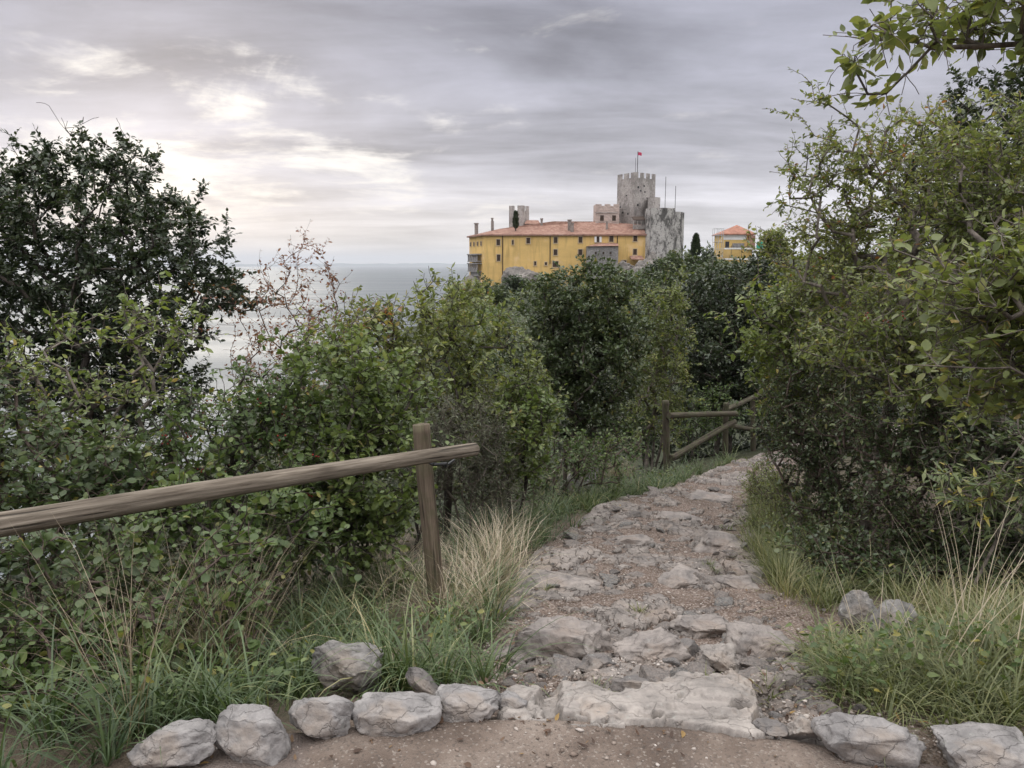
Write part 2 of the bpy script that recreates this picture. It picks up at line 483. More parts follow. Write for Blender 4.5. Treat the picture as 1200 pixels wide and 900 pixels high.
xs = np.concatenate([-np.geomspace(9000, 14, 60), np.linspace(-13.5, -4, 40), np.linspace(-3.9, 6, 130), np.linspace(6.1, 16, 40), np.geomspace(17, 9000, 60)])
ys = np.concatenate([-np.geomspace(4000, 6, 20), np.linspace(-5, 2, 18), np.linspace(2.08, 10, 130), np.linspace(10.2, 20, 50), np.geomspace(21, 9000, 90)])
GX, GY = np.meshgrid(xs, ys)
GZ = ground(GX.ravel(), GY.ravel()).reshape(GX.shape)
pxy = np.stack([GX.ravel(), GY.ravel()], 1)
offp = sstep(0, .25, np.maximum(path_l(GY) - GX, GX - path_r(GY))) * sstep(0, .2, GY - edge(GX))
GZ = GZ + (fbm(pxy * 1.3, 4, 5) * .05).reshape(GX.shape) * offp * (GY < 40) + (fbm(pxy * .06, 4, 9) * 2.5).reshape(GX.shape) * sstep(24, 60, GY) * (GZ > -50)
inpath = (GX > path_l(GY) - .1) & (GX < path_r(GY) + .1) & (GY > edge(GX) - .3) & (GY < 19)
GZ = np.where(inpath, GZ - .10, GZ) - .012
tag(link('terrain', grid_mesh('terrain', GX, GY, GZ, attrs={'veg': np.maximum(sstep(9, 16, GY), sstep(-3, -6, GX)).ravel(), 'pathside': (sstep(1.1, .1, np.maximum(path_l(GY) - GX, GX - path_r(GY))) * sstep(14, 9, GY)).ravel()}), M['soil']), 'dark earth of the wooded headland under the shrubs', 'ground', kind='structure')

# terrace in the foreground
xs = np.linspace(-2.6, 3.0, 230); ts = np.linspace(0, 1, 130)
TX, TT = np.meshgrid(xs, ts)
TY = -3 + (edge(TX) + .40 + 3) * TT ** .6
pt = np.stack([TX.ravel(), TY.ravel()], 1)
TZ = (fbm(pt * 2.2, 3, 31) * .012 + fbm(pt * 30, 3, 41) * .0035).reshape(TX.shape) + .004 - .05 * sstep(-.01, .10, TY - edge(TX)) - .25 * sstep(.08, .4, TY - edge(TX))
tag(link('terrace', grid_mesh('terrace', TX, TY, TZ), M['terrace']), 'brown trodden gravel terrace in the foreground', 'ground', kind='structure')


# rocky path
def voronoi2(p, seed, jit=.85):
    i = np.floor(p).astype(np.int64)
    f1 = np.full(len(p), 9e9); f2 = f1.copy(); c1 = np.zeros((len(p), 2)); h1 = np.zeros(len(p)); h2 = np.zeros(len(p)); h3 = np.zeros(len(p)); h4 = np.zeros(len(p))
    for a in (-1, 0, 1):
        for b in (-1, 0, 1):
            ix, iy = i[:, 0] + a, i[:, 1] + b
            cx = ix + .5 + (hash01(ix, iy, seed=seed) - .5) * jit; cyy = iy + .5 + (hash01(ix, iy, seed=seed + 1) - .5) * jit
            dd = np.hypot(p[:, 0] - cx, p[:, 1] - cyy)
            closer = dd < f1
            f2 = np.where(closer, f1, np.minimum(f2, dd)); f1 = np.where(closer, dd, f1)
            c1[closer, 0] = cx[closer]; c1[closer, 1] = cyy[closer]
            for arr, s in ((h1, 2), (h2, 3), (h3, 4), (h4, 5)):
                arr[closer] = hash01(ix, iy, seed=seed + s)[closer]
    return f1, f2, c1, h1, h2, h3, h4


def rock_layer(p, size, seed, ang, asp, hgt, cover, cov_scale):
    ca, sa = math.cos(ang), math.sin(ang)
    w = p + np.stack([fbm(p * 3.1, 4, seed + 50), fbm(p * 3.1, 4, seed + 60)], 1) * .13 * (size / .4) + np.stack([fbm(p * 14, 3, seed + 70), fbm(p * 14, 3, seed + 80)], 1) * .03
    q = np.stack([(w[:, 0] * ca + w[:, 1] * sa) / (size * asp), (-w[:, 0] * sa + w[:, 1] * ca) / size], 1)
    f1, f2, c, h1, h2, h3, h4 = voronoi2(q, seed)
    dl = q - c
    tilt = dl[:, 0] * (h2 - .5) * 1.1 + dl[:, 1] * (h3 - .25) * 1.3
    body = sstep(0.01, .20, f2 - f1)
    cov = fbm(p * cov_scale, 3, seed + 90) + (h4 - .5) * .9
    on = sstep(-.04, .10, cov - (1 - 2 * cover) * .7)
    h = hgt * ((.45 + .9 * h1 + tilt) * body ** .6) * on - .02 * hgt - .35 * hgt * (1 - on)
    return h, h1


NYP, NXP = 620, 240
yy = 2.12 + (19 - 2.12) * np.linspace(0, 1, NYP) ** 1.75
s = np.linspace(-.22, 1.22, NXP)
PYG = np.repeat(yy[:, None], NXP, 1); PXG = path_l(PYG) + (path_r(PYG) - path_l(PYG)) * s[None, :]
pp = np.stack([PXG.ravel(), PYG.ravel()], 1)
ha, ta = rock_layer(pp, .33, 101, R(34), 1.7, .060, .43, .9)
hb, tb = rock_layer(pp, .12, 211, R(-12), 1.5, .040, .43, 1.6)
hc, tc_ = rock_layer(pp, .05, 307, R(40), 1.3, .024, .40, 2.6)
swell = fbm(pp * 1.15, 2, 409) * .07
grav = .012 + fbm(pp * 1.7, 3, 401) * .04 + fbm(pp * 40, 2, 431) * .005 + fbm(pp * 9, 3, 441) * .012
fade = sstep(-.20, .02, np.repeat(s[None, :], NYP, 0).ravel()) * sstep(1.2, .97, np.repeat(s[None, :], NYP, 0).ravel())
top = np.maximum(np.maximum(ha, hb), hc)
tone = np.where(ha >= np.maximum(hb, hc), ta, np.where(hb >= hc, tb, tc_))
rk = sstep(-.004, .008, top * fade - grav)
on_ledge = sstep(.52, .40, pp[:, 1] - edge(pp[:, 0])) * sstep(1.05, .95, pp[:, 0])
top = top * (1 - .85 * on_ledge)
hh = swell * fade * (1 - on_ledge) + np.maximum(top * fade, grav) - .05 * on_ledge + rk * (fbm(pp * 17, 4, 471) * .014 - .016 * sstep(.10, .0, np.abs(fbm(pp * 7, 3, 481))) - .008 * sstep(.12, .0, np.abs(fbm(pp * 21 + 5, 2, 491))))
PZG = ground(pp[:, 0], pp[:, 1]) + hh - .16 * (1 - fade) - .05 * sstep(.06, -.02, pp[:, 1] - edge(pp[:, 0])) - .10 * sstep(.0, -.08, pp[:, 1] - edge(pp[:, 0]))
path_me = grid_mesh('path', PXG, PYG, PZG.reshape(PXG.shape), attrs={'rock': rk, 'tone': tone})
tag(link('path', path_me, M['path']), 'stony footpath of worn bedrock and gravel running downhill', 'path', kind='structure')


def surf(x, y):
    """height of the finished surface (nearest path vertex, else soil)"""
    x = np.asarray(x, float); y = np.asarray(y, float)
    j = np.clip(np.searchsorted(yy, y), 0, NYP - 1)
    sl = (x - path_l(y)) / (path_r(y) - path_l(y))
    i = np.clip(np.round((sl + .22) / 1.44 * (NXP - 1)).astype(int), 0, NXP - 1)
    z = PZG.reshape(NYP, NXP)[j, i]
    return np.where((sl > -.05) & (sl < 1.05) & (y > edge(x) + .05), z, ground(x, y))


# sea, far coast
m, n, out = material('sea')
p = n.node('ShaderNodeTexCoord').outputs['Object']
h = n.math('ADD', n.noise(n.mapping(p, (.16, .30, 1)), 1, 6, .6), n.math('MULTIPLY', n.noise(n.mapping(p, (.012, .03, 1)), 1, 4), 1.5))
f = n.noise(n.mapping(p, (.0016, .012, 1)), 1, 4, .5)
principled(n, out, (.095, .108, .116), n.maprange(f, .35, .65, .40, .52), n.bump(h, .30, 1.0), .10)
M['sea'] = m
xs = np.concatenate([-np.geomspace(42000, 60, 30), np.geomspace(60, 42000, 30)]); ys = np.concatenate([[-400.], np.geomspace(10, 42000, 40)])
SX, SY = np.meshgrid(xs, ys)
tag(link('sea', grid_mesh('sea', SX, SY, SX * 0 - 50.0), M['sea']), 'calm grey blue sea below the headland', 'sea', kind='structure')
xs = np.linspace(-17000, 9000, 160)
hx = 78 + 34 * fbm(np.stack([xs * .00045, xs * 0], 1), 4, 77) + 16 * fbm(np.stack([xs * .003, xs * 0], 1), 3, 78)
V = np.concatenate([np.stack([xs, xs * 0 + 20500, xs * 0 - 52], 1), np.stack([xs, xs * 0 + 21500, -50 + np.maximum(hx, 8)], 1), np.stack([xs, xs * 0 + 23500, xs * 0 - 52], 1)])
i = np.arange(159)
q = np.concatenate([np.stack([i, i + 1, i + 161, i + 160], 1), np.stack([i + 160, i + 161, i + 321, i + 320], 1)])
M['coast'] = plain('coast', (.10, .12, .12), .95, .3, .002)
tag(link('far_coast_hills', new_mesh('far_coast_hills', V, quads=q, smooth=True), M['coast']), 'low blue hills of the far coast', 'hills', kind='structure')

# ------------------------------------------------------------------ sea air
m, n, out = material('haze')
pv = n.node('ShaderNodeVolumePrincipled'); pv.inputs['Color'].default_value = (.86, .90, .96, 1); pv.inputs['Density'].default_value = 5.5e-5
n.l.new(pv.outputs[0], out.inputs['Volume'])
hb_ = MB(); hb_.box((-44000, -4500, -62), (44000, 44000, 420))
tag(link('haze', new_mesh('haze', hb_.v, hb_.f), m), 'thin sea haze over the bay', 'haze', kind='stuff')
cy.volume_bounces = 0

# ------------------------------------------------------------------ castle on the headland
def facade_mat(name, col, stain=.5):
    m, n, out = material(name)
    p = n.node('ShaderNodeTexCoord').outputs['Object']
    f = n.noise(n.mapping(p, (.10, .10, .30)), 1, 6, .6); g = n.noise(n.mapping(p, (1.2, 1.2, .12)), 1, 5, .65)
    c = n.mix(n.maprange(f, .35, .65), tuple(x * .88 for x in col), tuple(x * 1.08 for x in col))
    c = n.mix(n.maprange(g, .50, .72, 0, stain), c, tuple(x * .62 for x in col))
    c = n.mix(n.maprange(n.noise(p, .22, 4), .58, .66, 0, .5), c, (col[0] * 1.05, col[1] * 1.12, col[2] * 1.7))
    principled(n, out, c, .92, None, .1)
    return m


def masonry_mat(name, light, dark, amt, sc=1.0):
    m, n, out = material(name)
    p = n.node('ShaderNodeTexCoord').outputs['Object']
    br = n.noise(n.mapping(p, (2.2 * sc, 2.2 * sc, 4.5 * sc)), 1, 4, .7)
    c = n.mix(n.maprange(br, .35, .65), tuple(x * .80 for x in light), tuple(x * 1.15 for x in light))
    spot = n.noise(n.mapping(p, (1.3 * sc, 1.3 * sc, .75 * sc)), 1, 5, .75)
    c = n.mix(n.maprange(spot, .56, .62, 0, amt), c, dark)
    big = n.noise(n.mapping(p, (.42 * sc, .42 * sc, .26 * sc), (4, 4, 1)), 1, 7, .75)
    c = n.mix(n.maprange(big, .46, .56, 0, amt), c, dark)
    principled(n, out, c, .95, n.bump(n.math('ADD', br, spot), .8, .35), .1)
    return m


M['yellow'] = facade_mat('yellow', (.69, .47, .185), .85)
M['yellow_pale'] = facade_mat('yellow_pale', (.62, .43, .17), .5)
M['keep_stone'] = masonry_mat('keep_stone', (.47, .43, .405), (.17, .155, .145), .55)
M['block_plaster'] = masonry_mat('block_plaster', (.52, .42, .375), (.34, .28, .25), .25, .5)
M['bastion_stone'] = masonry_mat('bastion_stone', (.50, .475, .45), (.055, .052, .05), .85)
M['grey_plaster'] = masonry_mat('grey_plaster', (.34, .32, .31), (.18, .17, .165), .5)
M['crag'] = masonry_mat('crag', (.33, .30, .275), (.12, .11, .10), .6, .6)
m, n, out = material('roof_tile')
p = n.node('ShaderNodeTexCoord').outputs['Object']
wv = n.node('ShaderNodeTexWave', wave_type='BANDS', bands_direction='X'); n.l.new(p, wv.inputs[0]); wv.inputs['Scale'].default_value = 1.2
c = n.ramp(n.noise(p, .9, 8, .75), [(.32, (.15, .088, .070)), (.50, (.29, .165, .125)), (.68, (.42, .29, .235))])
c = n.mix(n.maprange(n.noise(p, .25, 5), .5, .65, 0, .5), c, (.26, .15, .11))
principled(n, out, c, .9, n.bump(wv.outputs[0], .6, .12), .15)
M['roof_tile'] = m
M['roof_new'] = plain('roof_new', (.31, .150, .105), .9, .35, 1.6)
M['shutter'] = plain('shutter', (.055, .036, .026), .7, .3, 4)
M['surround'] = plain('surround', (.52, .40, .26), .9, .15, 4)
M['white_paint'] = plain('white_paint', (.72, .71, .69), .6, .08, 3)
M['dark_metal'] = plain('dark_metal', (.07, .065, .06), .5, .2, 4)
M['chimney_plaster'] = masonry_mat('chimney_plaster', (.33, .285, .26), (.16, .14, .13), .4)
M['flag_cloth'] = plain('flag_cloth', (.55, .06, .13), .8, .15, 2)
M['glass_dark'] = plain('glass_dark', (.03, .03, .035), .15, .1, 2, spec=.5)

CY = 200.0
K = CY / (cP * FPX)


def cx_(px, Y=CY): return pix(px, 300, Y)[0]
def cz_(py, Y=CY): return pix(700, py, Y)[2]


castle = thing('castle', 'yellow seaside castle with stone keep, red tiled roofs and crenellated towers on the headland', 'castle', (cx_(660), CY, -4))
G0 = -18.0
ez = cz_(275)                                  # eaves
A = (cx_(567), CY)                             # near left corner
B = (cx_(756), CY - 1)                         # right end of the palace front
Lf = (pix(550, 300, 213)[0], 213.0)            # far left corner of the sea side
Bk = (B[0], CY + 15)
w = MB(); w.prism([A, B, Bk, (Lf[0] + 3, Lf[1] + 5), Lf], G0, ez); w.build('palace_wall', M['yellow'], castle)
# hipped tile roof
r = MB()
o = .5
e = [(A[0] - .6, A[1] - o), (B[0] + .2, B[1] - o), (Bk[0] + .2, Bk[1]), (Lf[0] + 2, Lf[1] + 6), (Lf[0] - .7, Lf[1])]
ridge_l = (cx_(585), CY + 7.5, cz_(268, CY + 7)); r1 = (cx_(648, 208), CY + 8, cz_(259.3, CY + 8)); r2 = (cx_(700, 208), CY + 8, cz_(259.5, CY + 8)); r3 = (B[0], CY + 8, cz_(263, CY + 8))
vsx = [(x, y, ez + .05) for x, y in e] + [ridge_l, r1, r2, r3] + [(x, y, ez - .3) for x, y in e]
r.add(vsx, [(0, 1, 8, 7, 6, 5), (1, 2, 8), (2, 3, 5, 6, 7, 8), (3, 4, 5), (4, 0, 5), (9, 10, 1, 0), (10, 11, 2, 1), (11, 12, 3, 2), (12, 13, 4, 3), (13, 9, 0, 4), (13, 12, 11, 10, 9)])
roof = r.build('palace_roof', M['roof_tile'], castle)


def sub(mb, name, mat, par):
    return mb.build(name, mat, par)


def chimney(px, y0, y1, wpx, dy, cap=True):
    Y = CY + dy; x = cx_(px, Y); h = wpx * K / 2
    c_ = MB(); c_.box((x - h, Y - h, cz_(y1, Y) - 1.5), (x + h, Y + h, cz_(y0, Y)))
    if cap:
        c_.box((x - h * 1.35, Y - h * 1.35, cz_(y0, Y) + .003), (x + h * 1.35, Y + h * 1.35, cz_(y0, Y) + .25))
    sub(c_, 'chimney', M['chimney_plaster'], roof)


chimney(558.5, 262.5, 274, 4.2, 9); chimney(577, 256.5, 268, 2.4, 7); chimney(577.2, 259, 263, 3.4, 7, False)
chimney(634.5, 257, 263, 2.6, 8); chimney(667, 258.5, 268, 3.8, 4); chimney(670, 262, 271, 3.6, 2.5); chimney(710.5, 260.5, 269, 2.2, 3)


def win(px, py, wp, hp, Y=CY - .03, pane=None, fr=1.35, name='window', frame=None, slope=True):
    yy_ = Y - ((px - 567) / 189.0 if slope else 0)     # palace front runs slightly towards the viewer
    x, z, a_, b_ = cx_(px, yy_), cz_(py, yy_), wp * K / 2, hp * K / 2
    f_ = MB(); t_ = .18
    for q0, q1 in (((x - a_ - t_, z + b_), (x + a_ + t_, z + b_ + t_)), ((x - a_ - t_ * 1.4, z - b_ - t_), (x + a_ + t_ * 1.4, z - b_)),
                   ((x - a_ - t_, z - b_), (x - a_, z + b_)), ((x + a_, z - b_), (x + a_ + t_, z + b_))):
        f_.box((q0[0], yy_ - .12, q0[1]), (q1[0], yy_ + .1, q1[1]))
    fo = f_.build(name, frame or M['surround'], castle)
    p_ = MB(); p_.box((x - a_ + .003, yy_ - .04, z - b_ + .003), (x + a_ - .003, yy_ + .08, z + b_ - .003))
    p_.box((x - .04, yy_ - .075, z - b_ + .01), (x + .04, yy_ - .042, z + b_ - .01))
    sub(p_, 'shutter', pane or M['shutter'], fo)
    return fo


for a_ in ((584, 284, 4, 6.6), (601, 284, 2, 5), (619, 282, 4.2, 6.4), (651, 281.3, 4.2, 6.6), (680, 281, 4.2, 6.6), (716, 280, 4.6, 6.6), (744, 279.3, 4.4, 6.6),
           (584.3, 302, 4.0, 7.2), (651, 295.6, 4.3, 6.4), (680, 295.6, 4.6, 6.4), (744, 295.2, 4.2, 6.6), (627.2, 308.7, 2.4, 4.6), (639.8, 309, 2.4, 3.4), (651, 309.5, 6.5, 6.5), (731.5, 308, 4.8, 5.6)):
    win(*a_)
ws = win(700, 280.7, 4, 6.6)
for sgn in (-1, 1):
    w_ = MB(); xx = cx_(700 + sgn * 2.9); w_.box((xx - .28, CY - 1.0, cz_(284)), (xx + .28, CY - .9, cz_(277.4)))
    sub(w_, 'open_shutter', M['white_paint'], ws)
# downpipes
for px, y0, y1 in ((589, 276, 325), (644.5, 276, 309), (722.5, 276, 312)):
    g_ = MB(); yv = CY - (px - 567) / 189 - .14; g_.bar((cx_(px), yv, cz_(y1)), (cx_(px), yv, ez - .31), .11); g_.build('downpipe', M['shutter'], castle)
# loggia and side windows on the sea side
dv = np.array([Lf[0] - A[0], Lf[1] - A[1]]); dv /= np.hypot(*dv); nv = np.array([dv[1], -dv[0]]);
nv = nv if nv[0] < 0 else -nv
L = math.hypot(Lf[0] - A[0], Lf[1] - A[1])


def side(s0, s1, z0, z1, out0, out1):
    a0 = np.array(A) + dv * s0 * L; a1 = np.array(A) + dv * s1 * L
    return [tuple(a0 + nv * out0), tuple(a0 + nv * out1), tuple(a1 + nv * out1), tuple(a1 + nv * out0)], z0, z1


lg = MB()
for (zt, zb) in ((298.5, 305.5), (309.5, 317.5)):
    z0_, z1_ = cz_(zb), cz_(zt)
    lg.prism(*side(.15, .80, z0_ - .3, z0_, .0, 1.3)); lg.prism(*side(.13, .82, z1_ + .003, z1_ + .3, .0, 1.4))
    for k in range(6):
        lg.prism(*side(.16 + k * .12, .19 + k * .12, z0_ + .003, z1_, .95, 1.25))
    lg.prism(*side(.16, .80, z0_ + .003, z0_ + .9, 1.0, 1.12))
lg.prism(*side(.2, .76, cz_(318.5) - 1.2, cz_(318.5), .0, .7))
lg.build('loggia', M['grey_plaster'], castle)
for s_ in (.10, .34, .58, .82):
    f_ = MB(); f_.prism(*side(s_, s_ + .1, cz_(288), cz_(282), .01, .14)); f_.build('window', M['surround'], castle)
    q_ = MB(); q_.prism(*side(s_ + .015, s_ + .085, cz_(287.4), cz_(282.7), .142, .17))
    q_.build('side_shutter', M['shutter'], castle)


# crenellated towers
def tower(name, poly, z1, mat, mer_w, mer_h, gap, thick=.7, z0=-6, par=None, skip=()):
    t_ = MB(); t_.prism(poly, z0, z1)
    n_ = len(poly)
    for i_ in range(n_):
        if i_ in skip: continue
        a_, b_ = np.array(poly[i_]), np.array(poly[(i_ + 1) % n_]); ln = np.hypot(*(b_ - a_)); u_ = (b_ - a_) / ln
        nn = np.array([-u_[1], u_[0]])
        k_ = max(1, int(round((ln - .1) / (mer_w + gap)))); st = (ln + gap) / k_ if k_ > 1 else ln
        for j in range(k_):
            s0_ = j * st + .01; s1_ = min(ln - .01, s0_ + st - gap)
            p0, p1 = a_ + u_ * s0_, a_ + u_ * s1_
            t_.prism([tuple(p0), tuple(p1), tuple(p1 + nn * thick), tuple(p0 + nn * thick)], z1 + .002 + .004 * (i_ % 2), z1 + mer_h)
    return t_.build(name, mat, castle) if par is None else sub(t_, name, mat, par)


KY = 208.0
k0 = (cx_(742, KY), KY); k1 = (cx_(766.5, KY + 4), KY + 5); k3 = (cx_(722, KY + 6), KY + 6.5); k2 = (k1[0] + k3[0] - k0[0], k1[1] + k3[1] - k0[1])
keep = tower('keep', [k0, k1, k2, k3], cz_(207.8, KY), M['keep_stone'], 1.2, 1.35, 1.05, .35, skip=(1, 2))
for px, py, hp in ((746, 219, 2.6), (753, 217, 1.8), (746, 240, 2.6), (735, 250, 2), (749, 223, 1.6), (729, 248, 2), (754, 224, 1.5), (726, 241, 1.6), (757, 231, 1.6), (733, 228, 1.4)):
    if px > 742: tt = (px - 742) / 24.5; q0 = np.array(k0) + (np.array(k1) - np.array(k0)) * tt; uu = (np.array(k1) - np.array(k0))
    else: tt = (742 - px) / 20; q0 = np.array(k0) + (np.array(k3) - np.array(k0)) * tt; uu = (np.array(k0) - np.array(k3))
    uu = uu / np.hypot(*uu); on_ = np.array([uu[1], -uu[0]])
    s_ = MB(); hw = .28; a0 = q0 - uu * hw; a1 = q0 + uu * hw
    s_.prism([tuple(a0 + on_ * .02), tuple(a1 + on_ * .02), tuple(a1 - on_ * .3), tuple(a0 - on_ * .3)], cz_(py + hp / 2, KY), cz_(py - hp / 2, KY))
    sub(s_, 'window_slit', M['glass_dark'], keep)
pl = MB(); fx = cx_(744.6, KY + 3); pl.bar((fx, KY + 3, cz_(208, KY)), (fx, KY + 3, cz_(175.5, KY)), .09); pole = sub(pl, 'flagpole', M['dark_metal'], keep)
pl = MB(); pl.bar((fx - .55, KY + 3, cz_(208, KY)), (fx - .55, KY + 3, cz_(183, KY)), .05); sub(pl, 'aerial', M['dark_metal'], keep)
fv = []
for i_ in range(9):
    for j in range(5):
        fv.append((fx + .1 + i_ * .115, KY + 3 + .12 * math.sin(i_ * 1.1 + j * .3), cz_(176.2, KY) - j * .20 - .02 * i_))
fq = [(i_ * 5 + j, i_ * 5 + j + 1, i_ * 5 + j + 6, i_ * 5 + j + 5) for i_ in range(8) for j in range(4)]
fm = MB(); fm.add(fv, fq); fo = sub(fm, 'flag', M['flag_cloth'], keep)
sm = fo.modifiers.new('cloth', 'SOLIDIFY'); sm.thickness = .02
# lower stair block right of the keep
tower('stair_turret', [(cx_(757, KY - 1), KY - 2), (cx_(771.8, KY - 1), KY - 1), (cx_(771.8, KY + 5), KY + 5), (cx_(757, KY + 5), KY + 5)], cz_(233, KY), M['keep_stone'], 3.2, .3, .4, .5)
# plastered block left of the keep
BY = 207.0
bl = tower('gate_block', [(cx_(697.3, BY), BY), (cx_(724.5, BY), BY), (cx_(724.5, BY + 6), BY + 6), (cx_(697.3, BY), BY + 6)], cz_(241.5, BY), M['block_plaster'], 1.05, .5, .85, .5)
c_ = MB(); c_.box((cx_(697, BY) - .05, BY - .16, cz_(249.6, BY)), (cx_(722, BY), BY - .003, cz_(248.9, BY))); sub(c_, 'string_course', M['keep_stone'], bl)
for px in (704.6, 718.6): win(px, 255.6, 4.4, 6.4, BY - .03, slope=False, frame=M['block_plaster'])
# covered terrace under the keep
cv_ = MB(); x0, x1 = cx_(741, 203), cx_(755, 203)
cv_.add([(x0, 202, cz_(257.5, 202)), (x1, 202, cz_(257.5, 202)), (x1, 206, cz_(253, 205)), (x0, 206, cz_(253.5, 205)), (x0, 202, cz_(258.3, 202)), (x1, 202, cz_(258.3, 202)), (x1, 206, cz_(254, 205)), (x0, 206, cz_(254.5, 205))],
        [(0, 1, 2, 3), (7, 6, 5, 4), (0, 4, 5, 1), (1, 5, 6, 2), (2, 6, 7, 3), (3, 7, 4, 0)])
cv_.build('canopy_roof', M['shutter'], castle)
cw = MB()
for k in range(4): cw.box((x0 + k * (x1 - x0) / 3 - .12 + .003, 202.2, cz_(268)), (x0 + k * (x1 - x0) / 3 + .12, 202.5, cz_(258.4, 202)))
cw.box((x0 + .15, 202.45, cz_(268)), (x1 - .15, 202.6, cz_(262.6))); cw.build('terrace_posts', M['keep_stone'], castle)
# ruined polygonal bastion
TY_ = 197.0
poly = [(cx_(755.5, TY_ + 2), TY_ + 2.2), (cx_(761.5, TY_), TY_), (cx_(777, TY_ - 1), TY_ - 1.2), (cx_(790, TY_), TY_ + .6), (cx_(790, TY_ + 7), TY_ + 9), (cx_(756, TY_ + 7), TY_ + 9)]
bast = tower('bastion', poly, cz_(246.2, TY_), M['bastion_stone'], 1.5, .5, .4, .8, -16, skip=(3, 4, 5))
t2 = MB(); poly2 = [(cx_(790.02, TY_), TY_ + .62), (cx_(797.5, TY_ + 1), TY_ + 1.8), (cx_(800.8, TY_ + 4), TY_ + 4.5), (cx_(800.5, TY_ + 8), TY_ + 9), (cx_(790.02, TY_ + 7), TY_ + 9)]
t2.prism(poly2, -16, cz_(247.8, TY_)); sub(t2, 'bastion_flank', M['bastion_stone'], bast)
for px, dpx in ((761.5, 1.0), (777, .9), (790, 1.0)):
    q_ = MB(); x = cx_(px, TY_); yq = TY_ + (.1 if px < 770 else -.95 if px < 785 else .7)
    q_.bar((x, yq, cz_(310, TY_)), (x, yq, cz_(245.6, TY_)), dpx * K * .55, 8); sub(q_, 'corner_quoins', M['grey_plaster'], bast)
for px, y0 in ((777.6, 205), (789.3, 216)):
    q_ = MB(); x = cx_(px, TY_ + 4); q_.bar((x, TY_ + 4, cz_(247, TY_)), (x, TY_ + 4, cz_(y0, TY_)), .07); sub(q_, 'aerial', M['dark_metal'], bast)
# tower on the far left with the small tiled house beside it
TL = 212.0
tl = tower('sea_tower', [(cx_(596.5, TL), TL), (cx_(612, TL), TL - 1.5), (cx_(620, TL), TL + 1.5), (cx_(606, TL), TL + 4)], cz_(247.2, TL), M['keep_stone'], .95, 1.35, 1.0, .45, skip=(2, 3))
hs = MB(); hs.box((cx_(616), CY + 10, -4), (cx_(631), CY + 14, cz_(262, 210))); hs.build('roof_house', M['block_plaster'], castle)
hr = MB(); xa, xb = cx_(614.5, 210), cx_(633, 210)
hr.add([(xa, CY + 9.5, cz_(262.3, 210)), (xb, CY + 9.5, cz_(262.3, 210)), (xb, CY + 14.5, cz_(262.3, 210)), (xa, CY + 14.5, cz_(262.3, 210)), (xa + .5, CY + 12, cz_(258, 212)), (xb - .5, CY + 12, cz_(258, 212))],
       [(0, 1, 5, 4), (1, 2, 5), (2, 3, 4, 5), (3, 0, 4), (3, 2, 1, 0)])
hr.build('roof_house_tiles', M['roof_tile'], castle)
# grey annex built against the palace front
ax = MB(); ax.box((cx_(686.3), CY - 4, -10), (cx_(722), CY - .9, cz_(289))); an = ax.build('annex', M['grey_plaster'], castle)
ar = MB(); xa, xb = cx_(685.5), cx_(722.6)
ar.add([(xa, CY - 4.5, cz_(289)), (xb, CY - 4.5, cz_(288.6)), (xb, CY - .95, cz_(285)), (xa + 3.4, CY - .95, cz_(285)), (xa, CY - .95, cz_(289))], [(0, 1, 2, 3), (0, 3, 4), (4, 3, 2, 1, 0)])
sub(ar, 'annex_roof', M['roof_tile'], an)
for px, py in ((690, 301), (698, 296.6), (707, 296.6), (715.4, 296.4)): win(px, py, 2.2, 2.8, CY - 4.02, slope=False, frame=M['grey_plaster'])
lr = MB(); xa, xb = cx_(736.5), cx_(751)
lr.add([(xa, CY - 5, cz_(303.6)), (xb, CY - 5, cz_(303.6)), (xb, CY - 1.2, cz_(299.6)), (xa, CY - 1.2, cz_(299.6)), (xa, CY - 5, cz_(304.6)), (xb, CY - 5, cz_(304.6))], [(0, 1, 2, 3), (4, 5, 1, 0), (4, 0, 3), (5, 2, 1), (3, 2, 5, 4)])
lr.build('lean_to_roof', M['roof_tile'], castle)


def rock_verts(size, seed, sub_=4, planes=13, rough=.05, depth=(.42, .82), box=1.0):
    rg = np.random.default_rng(seed)
    bm = bmesh.new(); bmesh.ops.create_icosphere(bm, subdivisions=sub_, radius=1.0)
    v = np.array([q.co[:] for q in bm.verts]); f = np.array([[l.index for l in q.verts] for q in bm.faces]); bm.free()
    if box < 1: v = np.sign(v) * np.abs(v) ** box
    for _ in range(planes):
        nrm = rg.normal(size=3); nrm /= np.linalg.norm(nrm)
        t = v @ nrm - rg.uniform(*depth); k = t > 0
        v[k] -= np.outer(t[k] * .97, nrm)
    mx = np.abs(v).max(0); v = v / mx
    nn = v / np.linalg.norm(v, axis=1, keepdims=True)
    off = rg.uniform(0, 50, 3)
    v = v + nn * (fbm(v * 1.9 + off, 3, seed) * rough * 1.6 + fbm(v * 6 + off, 4, seed + 3) * rough)[:, None] * 1.4
    lay = np.round((v @ np.array([.25, .15, .95])) * 6 + fbm(v * 2 + off, 2, seed + 9)) / 6
    v = v + nn * ((np.modf(lay * 3)[0]) * rough * .25 - rough * .55 * sstep(.10, .0, np.abs(fbm(v * 2.6 + off, 3, seed + 21))))[:, None]
    return v * np.asarray(size), f


def rock(name, label, loc, size, seed, mat, rot=0.0, sub_=4, planes=13, rough=.05, cat='rock', group=None, tilt=0.0, depth=(.50, .88), parent=None, box=1.0):
    v, f = rock_verts(size, seed, sub_, planes, rough, depth, box)
    ct, st = math.cos(tilt), math.sin(tilt)
    v = np.stack([v[:, 0] * ct - v[:, 2] * st, v[:, 1], v[:, 0] * st + v[:, 2] * ct], 1)
    o_ = link(name, new_mesh(name, v, tris=f, smooth=True), mat, parent, loc); o_.rotation_euler.z = rot
    if parent is None: tag(o_, label, cat, group)
    return o_


